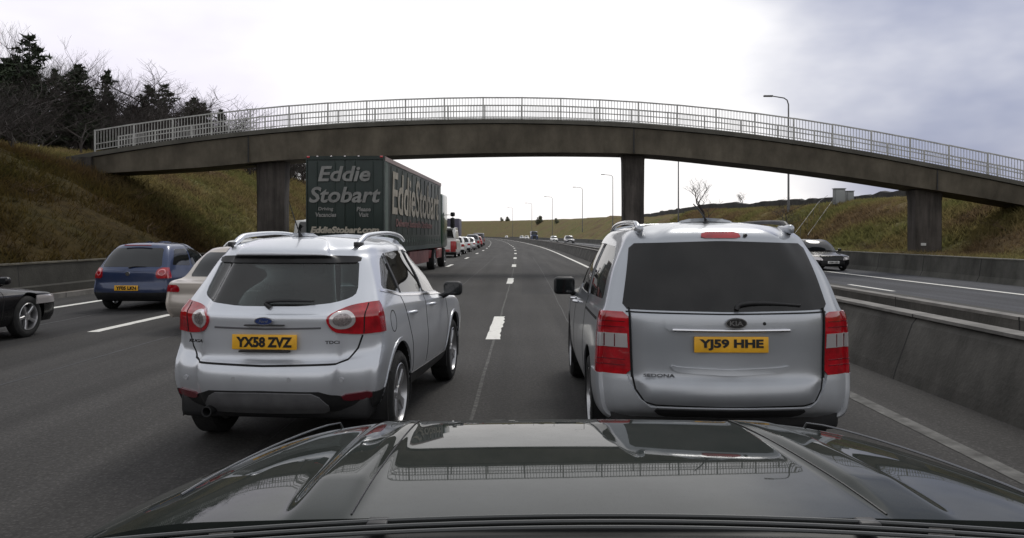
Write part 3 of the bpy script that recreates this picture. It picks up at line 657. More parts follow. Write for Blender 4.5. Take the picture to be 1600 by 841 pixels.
class Shape:
    """a car skin: rows (bottom to roof) of control points from the rear centre round one corner to the front centre"""
    def __init__(s, rows, res=(6, 6)):
        G = []
        for r in rows:
            yr, zr, br, rc, Wr, zs, Wm, zf2, Wf, rf, bf, yf, zf = r
            y0 = yr+br+rc; y1 = yf-bf-rf
            G.append([(0, yr, zr), (.55*Wr, yr+.28*br, zr*.98+zs*.02), (max(Wr-rc, .6*Wr) if Wr else 0, yr+br*.8, zr*.85+zs*.15), (Wr-.27*rc if Wr else 0, yr+br+.30*rc, zr*.5+zs*.5), (Wr, y0, zs),
                      (Wm, y0*.66+y1*.34, zs*.66+zf2*.34), (Wm, y0*.33+y1*.67, zs*.33+zf2*.67), (Wf, y1, zf2), (Wf-.27*rf if Wf else 0, yf-bf-.30*rf, zf2*.5+zf*.5), (max(Wf-rf, .6*Wf) if Wf else 0, yf-bf*.8, zf*.85+zf2*.15), (.55*Wf, yf-.28*bf, zf), (0, yf, zf)])
        s.G = np.array(G, float); s.res = res
        nr, nc = s.G.shape[:2]
        a = np.linspace(0, nr-1, (nr-1)*res[0]+1); b = np.concatenate([np.linspace(i, i+1, (res[1]*3 if i in (4, 5, 6) else res[1])+1)[:-1] for i in range(nc-1)]+[[nc-1]])
        s.D = s.ev(a, b)          # dense half skin (x>=0)
        s.a = a; s.b = b
    @staticmethod
    def cr(Gx, t, mirror=False):
        n = len(Gx); i = np.clip(np.floor(t).astype(int), 0, n-2); f = (t-i)
        P0 = np.concatenate([(2*Gx[:1]-Gx[1:2]) if not mirror else Gx[1:2]*np.array([-1, 1, 1]), Gx, (2*Gx[-1:]-Gx[-2:-1]) if not mirror else Gx[-2:-1]*np.array([-1, 1, 1])])
        f = f.reshape(-1, *([1]*(Gx.ndim-1))); p0, p1, p2, p3 = P0[i], P0[i+1], P0[i+2], P0[i+3]
        return .5*(2*p1+(p2-p0)*f+(2*p0-5*p1+4*p2-p3)*f*f+(3*p1-p0-3*p2+p3)*f**3)
    def ev(s, a, b):
        g = s.cr(s.G, a); g = s.cr(np.swapaxes(g, 0, 1), b, True); g = np.swapaxes(g, 0, 1); g[..., 0] = np.maximum(g[..., 0], 0); g[-1, :, 0] = 0; g[:, 0, 0] = 0; g[:, -1, 0] = 0; return g
    def cache(s):
        "both halves welded into one skin, kept as arrays"
        if hasattr(s, 'V'): return
        D = s.D; nr, nc = D.shape[:2]
        ring = np.concatenate([D, (D*np.array([-1, 1, 1]))[:, ::-1][:, 1:-1]], 1); m = ring.shape[1]
        v = ring.reshape(-1, 3); ii = np.arange(nr-1)[:, None]; jj = np.arange(m)[None]
        f = np.stack([ii*m+jj, ii*m+(jj+1) % m, (ii+1)*m+(jj+1) % m, (ii+1)*m+jj], -1).reshape(-1, 4)
        bm = bmesh.new(); bv = [bm.verts.new(p) for p in v]
        for q in f:
            try: bm.faces.new([bv[k] for k in q])
            except ValueError: pass
        bmesh.ops.remove_doubles(bm, verts=bm.verts, dist=.0008)
        bmesh.ops.dissolve_degenerate(bm, edges=bm.edges, dist=.0005)
        bmesh.ops.recalc_face_normals(bm, faces=bm.faces); bm.normal_update()
        t_ = max(bm.faces, key=lambda q: q.calc_center_median().z)
        if t_.normal.z < 0: bmesh.ops.reverse_faces(bm, faces=bm.faces[:])
        bm.normal_update(); bm.verts.index_update()
        s.V = np.array([tuple(q.co) for q in bm.verts]); s.Nn = np.array([tuple(q.normal) for q in bm.verts]); s.F = [[w.index for w in q.verts] for q in bm.faces]
        s.Cc = np.array([tuple(q.calc_center_median()) for q in bm.faces]); bm.free()
    def bm(s, off=0, sel=None):
        s.cache(); V = s.V+s.Nn*off; bm = bmesh.new(); used = {}
        for c_, q in zip(s.Cc, s.F):
            if sel and not sel(*c_): continue
            vs = []
            for k in q:
                if k not in used: used[k] = bm.verts.new(V[k])
                vs.append(used[k])
            bm.faces.new(vs)
        return bm
def solid(me, th):
    o = bpy.data.objects.new('s', me); C.objects.link(o); md = o.modifiers.new('s', 'SOLIDIFY'); md.thickness = th; md.offset = -1; md.use_even_offset = False
    out = bpy.data.meshes.new_from_object(o.evaluated_get(bpy.context.evaluated_depsgraph_get())); bpy.data.objects.remove(o); return out
def sm_poly(poly, k=1):
    for _ in range(k):
        q = []
        for i, p in enumerate(poly):
            n = poly[(i+1) % len(poly)]; t = min(.25, .035/max(1e-6, math.hypot(n[0]-p[0], n[1]-p[1]))); q += [(p[0]*(1-t)+n[0]*t, p[1]*(1-t)+n[1]*t), (p[0]*t+n[0]*(1-t), p[1]*t+n[1]*(1-t))]
        poly = q
    return poly
AX = {'y': (0, 2, 1), 'x': (1, 2, 0), 'z': (0, 1, 2)}
def inside(poly, a, b):
    r = False; j = len(poly)-1
    for i in range(len(poly)):
        (x1, y1), (x2, y2) = poly[i], poly[j]
        if (y1 > b) != (y2 > b) and a < (x2-x1)*(b-y1)/(y2-y1)+x1: r = not r
        j = i
    return r
def score(bm, poly, axis, lo, hi):
    "cut the surface along the outline"
    ia, ib, ic = AX[axis]; n = len(poly)
    def cut(a0, a1, b0, b1, co, no):
        fs = []
        for q in bm.faces:
            A = [w.co[ia] for w in q.verts]; B = [w.co[ib] for w in q.verts]; Cx = [w.co[ic] for w in q.verts]
            if max(A) >= a0 and min(A) <= a1 and max(B) >= b0 and min(B) <= b1 and max(Cx) >= lo and min(Cx) <= hi: fs.append(q)
        if not fs: return
        es = {e for q in fs for e in q.edges}; vs = {w for q in fs for w in q.verts}
        bmesh.ops.bisect_plane(bm, geom=fs+list(es)+list(vs), plane_co=co, plane_no=no, dist=1e-5)
    for i in range(n):
        p, q = poly[i], poly[(i+1) % n]; dx, dy = q[0]-p[0], q[1]-p[1]
        if math.hypot(dx, dy) < 1e-6: continue
        co = [0, 0, 0]; no = [0, 0, 0]; co[ia], co[ib] = p; no[ia], no[ib] = -dy, dx
        cut(min(p[0], q[0])-.001, max(p[0], q[0])+.001, min(p[1], q[1])-.001, max(p[1], q[1])+.001, co, Vector(no).normalized())
    A0 = min(p[0] for p in poly); A1 = max(p[0] for p in poly); B0 = min(p[1] for p in poly); B1 = max(p[1] for p in poly)
    for h in (lo, hi):
        co = [0, 0, 0]; no = [0, 0, 0]; co[ic] = h; no[ic] = 1; cut(A0, A1, B0, B1, co, no)
def within(q, poly, axis, lo, hi):
    ia, ib, ic = AX[axis]; c_ = q.calc_center_median(); return lo < c_[ic] < hi and inside(poly, c_[ia], c_[ib])
def panel(sh, name, polys, axis, lo, hi, off, th, m, parent, round_=1, smooth_=40, **k):
    "a piece of the skin inside one or more outlines (rear view: x,z along y; side view: y,z along x)"
    polys = [sm_poly(p, round_) if round_ else p for p in polys]
    al = [p for q in polys for p in q]; a0 = min(p[0] for p in al)-.1; a1 = max(p[0] for p in al)+.1; b0 = min(p[1] for p in al)-.1; b1 = max(p[1] for p in al)+.1
    if axis == 'y': sel = lambda x, y, z: a0 < x < a1 and b0 < z < b1 and lo-.2 < y < hi+.2
    else: sel = lambda x, y, z: a0 < y < a1 and b0 < z < b1 and lo-.2 < x < hi+.2
    bm = sh.bm(off, sel)
    for p in polys: score(bm, p, axis, lo, hi)
    kill = [q for q in bm.faces if not any(within(q, p, axis, lo, hi) for p in polys)]
    bmesh.ops.delete(bm, geom=kill, context='FACES')
    me = bpy.data.meshes.new(name); bm.to_mesh(me); bm.free()
    if len(me.polygons) == 0: print('EMPTY PANEL', name)
    me = solid(me, th); me.name = name; me.materials.clear(); shade(me, smooth_)
    return link(name, me, m, parent, **k)
def stroke(pts, w):
    "outline of a thin line through pts"
    L_ = []; R_ = []
    for i, p in enumerate(pts):
        a = pts[max(i-1, 0)]; b = pts[min(i+1, len(pts)-1)]; dx, dy = b[0]-a[0], b[1]-a[1]; l = math.hypot(dx, dy); nx, ny = -dy/l*w/2, dx/l*w/2
        L_.append((p[0]+nx, p[1]+ny)); R_.append((p[0]-nx, p[1]-ny))
    return L_+R_[::-1]
def wheel_meshes(r, w, spokes=5, rr=.68, twin=False, spw=.055):
    ty = MB().lathe([(-w/2+.015, r*rr), (-w/2, r*(rr+.08)), (-w/2+.004, r*.90), (-w/2+.03, r*.985), (-w*.15, r), (w*.15, r), (w/2-.03, r*.985), (w/2-.004, r*.90), (w/2, r*(rr+.08)), (w/2-.015, r*rr), (w/2-.06, r*rr*.97), (-w/2+.06, r*rr*.97), (-w/2+.015, r*rr)], 40)
    rm = MB().lathe([(w/2-.012, r*rr), (w/2-.006, r*rr*.97), (w/2-.03, r*rr*.93), (-w/2+.03, r*rr*.90), (-w/2+.03, r*rr)], 40)
    R0 = r*rr*.95
    for i in range(spokes):
        a = 2*PI*i/spokes
        for sgn in ((-1, 1) if twin else (0,)):
            aa = a+sgn*.5/spokes; d = Vector((0, math.cos(aa), math.sin(aa))); t = Vector((0, -d.z, d.y)); ww = spw*r/.35
            v = []
            for (rad, hw, x1) in ((r*.07, ww*.6, w/2-.035), (R0*.55, ww*.42, w/2-.028), (R0, ww*.62, w/2-.022)):
                for (s1, xx) in ((-1, x1-.012), (-.6, x1), (.6, x1), (1, x1-.012), (1, x1-.045), (-1, x1-.045)): v.append(Vector((xx, 0, 0))+d*rad+t*hw*s1)
            rm.add(v, [(i_*6+j, i_*6+(j+1) % 6, i_*6+6+(j+1) % 6, i_*6+6+j) for i_ in range(2) for j in range(6)]+[tuple(range(6)), tuple(range(12, 18))])
    rm.lathe([(w/2-.015, 0), (w/2-.02, r*.16), (w/2-.05, r*.18), (w/2-.09, r*.18)], 20)
    br_ = MB().lathe([(w/2-.09, .0), (w/2-.09, r*rr*.72), (w/2-.115, r*rr*.72), (w/2-.115, 0)], 28)
    a = ty.fix(); shade(a, 40); b = rm.fix(); shade(b, 40); c_ = br_.fix(); shade(c_, 40); return a, b, c_
def put_wheels(car, r, w, track, ys, m=None, **k):
    a, b, c_ = wheel_meshes(r, w, **k)
    for y in ys:
        for sx in (1, -1):
            t = link('wheel', a, M_RUB, car); t.location = (sx*(track-w/2), y, r); t.rotation_euler = (random.uniform(0, 1)*0, 0, 0 if sx > 0 else PI)
            q = link('rim', b, m or M_RIM, t); q.rotation_euler = (random.uniform(0, 1.2), 0, 0)
            link('brake_disc', c_, M_STEEL, t)
def plate(car, s, x, y, z, tilt=R(8), m=None, w=.52, h=.111, txt=True, rz=0):
    p = MB().rbox((-w/2, -.006, -h/2), (w/2, .006, h/2), .005, 2).build('number_plate', m or M_YEL, car)
    p.location = (x, y, z); p.rotation_euler = (-tilt, 0, rz)
    if txt:
        q = link('plate_lettering', text_mesh(s, .1, .0015, width=w*.86, height=h*.70, offset=.0045), M_BLK, p); q.location = (0, -.0085, 0); q.rotation_euler = (R(90), 0, 0)
    return p
def mirror_pair(car, x, y, z, m, w=.20, h=.13, side=(1, -1)):
    for sx in side:
        mb = MB(); mb.rbox((x-.01 if sx > 0 else -x-w+.01, y-.03, z-h/2), (x+w-.01 if sx > 0 else -x+.01, y+.09, z+h/2), .045, 4)
        mb.tube([(sx*(x-.10), y+.10, z-h*.75), (sx*(x+.03), y+.04, z-h*.38)], [.035, .03], 8)
        t = mb.build('door_mirror', m, car, smooth=50)
        a, b = (x+.015, x+w-.035) if sx > 0 else (-x-w+.035, -x-.015)
        MB().rbox((a, y-.034, z-h/2+.022), (b, y-.0305, z+h/2-.022), .0015, 1).build('mirror_glass', M_DGLASS, t)
def seat(car, x, y, z, w=.5, m=None):
    MB().rbox((x-w/2, y, z), (x+w/2, y+.5, z+.16), .05).rbox((x-w/2, y-.10, z+.08), (x+w/2, y+.06, z+.66), .06).rbox((x-.13, y-.10, z+.70), (x+.13, y, z+.88), .045).tube([(x-.05, y-.05, z+.6), (x-.05, y-.05, z+.75)], .01, 6).build('seat', m or M_SEAT, car)
def smooth_top(name, pts, r, m, car, n=10, **k):
    pts = [Vector(p) for p in pts]; out = []
    A = np.array([tuple(p) for p in pts]); t = np.linspace(0, len(pts)-1, (len(pts)-1)*5+1); q = Shape.cr(A, t)
    rr = np.interp(t, range(len(pts)), r if isinstance(r, (list, tuple)) else [r]*len(pts))
    return MB().tube([Vector(p) for p in q], [float(x) for x in rr], n).build(name, m, car, smooth=60, **k)
def body_mesh(sh, cuts, arches, th=.028):
    bm = sh.bm(); holes = [(sm_poly(p, 1), ax, lo, hi) for p, ax, lo, hi in cuts]
    for (y, z, r, x0) in arches:
        for sx in (1, -1): holes.append(([(y+r*math.cos(2*PI*k/40), z+r*math.sin(2*PI*k/40)) for k in range(40)], 'x', *((x0, 1.3) if sx > 0 else (-1.3, -x0))))
    for p, ax, lo, hi in holes: score(bm, p, ax, lo, hi)
    bmesh.ops.delete(bm, geom=[q for q in bm.faces if any(within(q, *h) for h in holes)], context='FACES')
    me = bpy.data.meshes.new('body'); bm.to_mesh(me); bm.free()
    me = solid(me, th); me.materials.clear(); shade(me, 40); return me
def arch_liner(car, y, z, r, x0, x1):
    for sx in (1, -1):
        mb = MB(); pr = [(x1-.012, r), (x1-.012, r-.02), (x0, r-.02), (x0, .02)]
        n = 28; v = []; f = []
        for k in range(n):
            w = -.35+ (PI+.7)*k/(n-1)
            for a, q in pr: v.append((sx*a, y+q*math.cos(w), z+q*math.sin(w)))
        for k in range(n-1): f += [(k*4+i, k*4+i+1, k*4+5+i, k*4+4+i) for i in range(3)]
        mb.add(v, f).build('wheel_arch', M_BLACKP, car, smooth=50)
# ------------------------------------------------------------------ silver hatchback SUV ahead on the left
SILV = paint('silver_blue_paint', (.64, .665, .71), .5, .34); SILV2 = paint('silver_grey_paint', (.38, .40, .43), .6, .32)
def make_suv():
    #     yr    zr    br   rc   Wr    zs    Wm    zf2   Wf   rf   bf   yf    zf
    rows = [(.14, .34, .10, .14, .78, .31, .80, .28, .78, .16, .10, 4.28, .24),
            (.05, .42, .12, .18, .85, .36, .86, .34, .84, .22, .13, 4.40, .33),
            (.00, .56, .12, .20, .90, .50, .90, .48, .89, .26, .14, 4.44, .48),
            (.005, .655, .12, .20, .915, .64, .915, .62, .91, .28, .14, 4.44, .58),
            (.055, .705, .12, .20, .92, .74, .915, .72, .915, .28, .14, 4.42, .66),
            (.105, .75, .12, .20, .918, .84, .905, .80, .91, .28, .14, 4.38, .74),
            (.10, .93, .12, .19, .905, .96, .895, .88, .90, .28, .14, 4.32, .82),
            (.085, 1.045, .12, .18, .885, 1.06, .885, .96, .875, .30, .16, 4.14, .93),
            (.135, 1.09, .12, .18, .865, 1.13, .865, 1.02, .82, .20, .20, 3.40, 1.06),
            (.26, 1.27, .13, .17, .80, 1.28, .80, 1.22, .74, .12, .20, 3.02, 1.28),
            (.395, 1.455, .12, .16, .725, 1.44, .72, 1.40, .66, .10, .18, 2.62, 1.47),
            (.345, 1.50, .15, .22, .695, 1.505, .685, 1.48, .63, .08, .15, 2.46, 1.535),
            (.385, 1.555, .16, .22, .65, 1.57, .64, 1.55, .59, .06, .12, 2.34, 1.58),
            (.62, 1.612, .12, .20, .50, 1.618, .50, 1.612, .45, .05, .08, 2.24, 1.605),
            (.80, 1.635, .05, .10, .26, 1.640, .26, 1.632, .22, .05, .04, 2.20, 1.618),
            (.90, 1.645, .0, .0, 0, 1.648, 0, 1.645, 0, 0, 0, 2.18, 1.622)]
    rows = [tuple([r[0], r[1], r[2]*1.45, r[3]*1.35, r[4]*.945, r[5], r[6]*.975, r[7], r[8]*.975]+list(r[9:])) for r in rows]
    sh = Shape(rows, (5, 6))
    car = empty('silver_suv', label='silver hatchback SUV with round tail lamps and chunky roof rails, in front on the left', cat='car')
    rear_g = [(-.64, 1.215), (-.60, 1.175), (-.50, 1.145), (-.25, 1.122), (.25, 1.122), (.50, 1.145), (.60, 1.175), (.64, 1.215), (.595, 1.465), (-.595, 1.465)]
    side_f = [(2.06, 1.11), (3.22, 1.045), (2.82, 1.30), (2.45, 1.475), (2.06, 1.515)]
    side_r = [(1.16, 1.165), (2.00, 1.115), (2.00, 1.518), (1.50, 1.515), (1.12, 1.50)]
    side_q = [(.64, 1.235), (1.10, 1.17), (1.07, 1.498), (.90, 1.45)]
    ws = [(-.66, 1.10), (.66, 1.10), (.52, 1.50), (-.52, 1.50)]
    ywr, ywf, wr = .90, 3.59, .352
    me = body_mesh(sh, [(rear_g, 'y', -.2, .9), (ws, 'y', 2.2, 3.9)]+[(q, 'x', *s_) for q in (side_f, side_r, side_q) for s_ in ((.3, 1.2), (-1.2, -.3))], [(ywr, wr+.01, .425, .60), (ywf, wr+.01, .425, .60)])
    link('body', me, SILV, car)
    for y in (ywr, ywf): arch_liner(car, y, wr+.01, .44, .58, .885)
    panel(sh, 'rear_window', [rear_g], 'y', -.2, .9, -.008, .006, G_TINT, car)
    panel(sh, 'windscreen', [ws], 'y', 2.2, 3.9, -.008, .006, G_SIDE, car)
    for lo, hi in ((.3, 1.2), (-1.2, -.3)):
        panel(sh, 'side_window', [side_f], 'x', lo, hi, -.008, .006, G_SIDE, car)
        panel(sh, 'side_window', [side_r], 'x', lo, hi, -.008, .006, G_TINT, car)
        panel(sh, 'side_window', [side_q], 'x', lo, hi, -.008, .006, G_TINT, car)
        [panel(sh, 'window_pillar', [q], 'x', lo, hi, .003, .02, M_BLACKP, car, round_=0) for q in ([(2.0, 1.115), (2.06, 1.11), (2.06, 1.518), (2.0, 1.52)], [(1.10, 1.168), (1.16, 1.163), (1.12, 1.502), (1.07, 1.50)])]
        tr_ = [(.58, 1.225), (1.10, 1.150), (2.02, 1.092), (3.26, 1.02)]
        panel(sh, 'window_trim', [stroke(tr_, .018)], 'x', lo, hi, .006, .02, M_CHROME, car, round_=0)
        # door shut lines and handles
        panel(sh, 'door_gap', [stroke([(2.02, 1.09), (2.03, .9), (2.0, .45)], .012), stroke([(3.12, 1.02), (3.17, .8), (3.10, .45)], .012), stroke([(1.10, 1.14), (1.22, .95), (1.33, .75), (1.42, .45)], .012), stroke([(1.42, .43), (3.1, .40)], .012)], 'x', lo, hi, .0015, .006, M_GAP, car, round_=0)
        sx = 1 if lo > 0 else -1
        for y in (1.40, 2.30):
            t = MB().tube([(sx*.86, y-.10, .975), (sx*.90, y-.06, .98), (sx*.905, y+.03, .975), (sx*.86, y+.08, .965)], [.012, .015, .015, .012], 8).build('door_handle', SILV, car, smooth=60)
        # sill and arch cladding
        panel(sh, 'sill', [[(1.36, .30), (3.12, .26), (3.12, .40), (1.36, .44)]], 'x', lo, hi, .012, .03, M_BLACKP, car, round_=0)
        for yw in (ywr, ywf):
            a0, a1 = (-.15, PI+.15)
            arc = [(yw+.45*math.cos(a0+(a1-a0)*k/20), wr+.01+.45*math.sin(a0+(a1-a0)*k/20)) for k in range(21)]; arc2 = [(yw+.42*math.cos(a0+(a1-a0)*k/20), wr+.01+.42*math.sin(a0+(a1-a0)*k/20)) for k in range(20, -1, -1)]
            panel(sh, 'arch_trim', [arc+arc2], 'x', lo, hi, .006, .025, SILV, car, round_=0)
    # fuel flap right side
    n = 20; panel(sh, 'fuel_flap', [stroke([(.72+.085*math.cos(2*PI*k/n), .965+.085*math.sin(2*PI*k/n)) for k in range(n+1)], .008)], 'x', .5, 1.2, .0015, .006, M_GAP, car, round_=0)
    # tail lamps
    for sx in (1, -1):
        pl = [(.455*sx, 1.045), (.60*sx, 1.125), (.78*sx, 1.15), (1.0*sx, 1.155), (1.0*sx, .925), (.70*sx, .905), (.52*sx, .925)]
        t = panel(sh, 'tail_lamp', [pl], 'y', -.1, .46, .012, .03, M_RED, car, round_=2)
        k = 22; cx, cz = .585*sx, 1.022
        panel(sh, 'lens_ring', [[(cx+.088*math.cos(2*PI*i/k), cz+.070*math.sin(2*PI*i/k)) for i in range(k)]], 'y', -.1, .46, .018, .015, M_CLEAR, t, round_=0)
        panel(sh, 'reflector_bowl', [[(cx+.062*math.cos(2*PI*i/k), cz+.048*math.sin(2*PI*i/k)) for i in range(k)]], 'y', -.1, .46, .021, .01, mat('honeycomb_lens', (.20, .17, .17), .25, metal=.6, col2=(.42, .38, .38), nscale=90), t, round_=0)
        panel(sh, 'lens_gap', [stroke([(.742*sx, 1.138), (.727*sx, .912)], .008)], 'y', -.1, .46, .0145, .01, M_GAP, t, round_=0)
    # tailgate shut lines
    panel(sh, 'tailgate_gap', [stroke([(.715, .90), (.68, .80), (.62, .725), (.55, .703), (0, .694), (-.55, .703), (-.62, .725), (-.68, .80), (-.715, .90)], .013)], 'y', -.1, .5, .0015, .008, M_GAP, car, round_=0)
    panel(sh, 'tailgate_crease_shade', [stroke([(-.43, .965), (0, .958), (.43, .965)], .014)], 'y', -.1, .5, .002, .006, mat('crease_shadow', (.10, .10, .11), .5), car, round_=0)  # dark strip paints the shade along the crease
    # bumper: black lower part with grey diffuser
    lower = [(-1.0, .20), (1.0, .20), (1.0, .475), (.80, .475), (.60, .45), (.44, .505), (0, .515), (-.44, .505), (-.60, .45), (-.80, .475), (-1.0, .475)]
    panel(sh, 'lower_bumper', [lower], 'y', -.1, .50, .006, .03, M_BLACKP, car, round_=0)
    panel(sh, 'diffuser', [[(-.52, .36), (-.42, .49), (0, .50), (.42, .49), (.52, .36), (.40, .30), (-.40, .30)]], 'y', -.1, .5, .018, .03, mat('grey_bumper_insert', (.13, .13, .135), .5, noise_amt=.3), car)
    for sx in (1, -1): panel(sh, 'bumper_reflector', [[(.58*sx, .465), (.80*sx, .485), (.80*sx, .425), (.60*sx, .415)]], 'y', -.1, .5, .014, .02, M_DRED, car)
    for x in (-.62, -.22, .22, .62): MB().lathe([(-.004, 0), (-.004, .017), (.01, .019)], 14, 'y', (x, .005+.12*(x/.9)**2*.8, .60)).build('parking_sensor', mat('sensor_paint', (.40, .41, .43), .4, metal=.4), car)
    MB().lathe([(0, .040), (0, .032), (.12, .032), (.12, .040), (0, .040)], 20, 'y', (-.46, .06, .345)).build('exhaust_pipe', M_BLACKP, car)
    p = plate(car, 'YX58 ZVZ', 0, .078, .865, R(2)); MB().rbox((-.20, .055, .79), (.20, .10, .803), .003).build('plate_lamp_strip', M_BLACKP, car)
    # oval badge
    k = 28; e = MB(); e.prism([(.075*math.cos(2*PI*i/k), .030*math.sin(2*PI*i/k)) for i in range(k)], 'y', -.008, .004); b_ = e.build('badge', M_CHROME, car); b_.location = (0, .068, 1.02)
    e = MB(); e.prism([(.067*math.cos(2*PI*i/k), .024*math.sin(2*PI*i/k)) for i in range(k)], 'y', -.0095, -.007); q = e.build('badge_field', mat('badge_blue', (.012, .03, .12), .25, coat=1), b_)
    q = link('badge_lettering', text_mesh('Ford', .03, .0006, shear=.3, width=.075, height=.022), M_CHROME, b_); q.location = (0, -.0105, 0); q.rotation_euler = (R(90), 0, 0)
    t = link('badge_lettering', text_mesh('KUGA', .03, .002, width=.13, height=.024, offset=.0008, shear=.2), M_BLACKP, car); t.location = (-.57, .112, .865); t.rotation_euler = (R(90), 0, -.26)
    t = link('badge_lettering', text_mesh('TDCi', .03, .002, width=.11, height=.024, offset=.0008), M_BLACKP, car); t.location = (.53, .108, .865); t.rotation_euler = (R(90), 0, .22)
    # rear spoiler underside shade strip and wiper
    panel(sh, 'spoiler_lip', [[(-.61, 1.440), (.61, 1.440), (.61, 1.488), (.3, 1.500), (-.3, 1.500), (-.61, 1.488)]], 'y', -.1, .7, .003, .02, M_BLACKP, car)
    smooth_top('rear_wiper', [(.02, .15, 1.112), (-.02, .155, 1.15), (.10, .155, 1.165), (.36, .185, 1.16)], [.020, .016, .012, .008], M_BLACKP, car)
    MB().rbox((-.16, .06, .985), (.16, .09, .994), .004).build('tailgate_handle', M_BLACKP, car)
    # roof rails: fat silver arcs
    for sx in (1, -1):
        smooth_top('roof_rail', [(sx*.545, .70, 1.565), (sx*.55, .85, 1.62), (sx*.555, 1.05, 1.655), (sx*.555, 1.7, 1.675), (sx*.545, 2.2, 1.65), (sx*.53, 2.48, 1.60)], [.016, .028, .022, .017, .020, .016], SILV, car)
        MB().rbox((sx*.55-.02, .66, 1.56), (sx*.55+.02, .84, 1.60), .008).build('rail_foot', M_BLACKP, car)
    smooth_top('aerial', [(0, .86, 1.64), (0, .80, 1.70), (0, .70, 1.80), (0, .58, 1.93)], [.022, .006, .005, .003], M_BLACKP, car, 6)
    mirror_pair(car, .885, 2.95, 1.085, M_BLACKP, .21, .15)
    put_wheels(car, wr, .235, .885, (ywr, ywf), spokes=5, twin=True, rr=.70)
    MB().rbox((-.78, .25, .26), (.78, 4.1, .46), .05).rbox((-.55, .3, .45), (.55, 1.25, .74), .04).build('underbody', M_BLACKP, car)
    for x in (-.38, .38): seat(car, x, 2.35, .56)
    for x in (-.42, .42): seat(car, x, 1.45, .50, .42)
    MB().rbox((-.64, 1.34, .55), (.64, 1.48, 1.10), .05).build('rear_bench', M_SEAT, car)
    MB().rbox((-.42, 2.78, 1.385), (-.14, 2.80, 1.43), .01).build('rear_view_mirror', M_BLACKP, car)
    MB().rbox((-.70, 3.15, .80), (.70, 3.55, 1.04), .05).build('dashboard', M_BLACKP, car)
    return car
suv = make_suv(); suv.location = (-1.80, 5.72, 0); suv.rotation_euler = (0, 0, R(-5.4)); suv.scale = (.935, .945, .98)

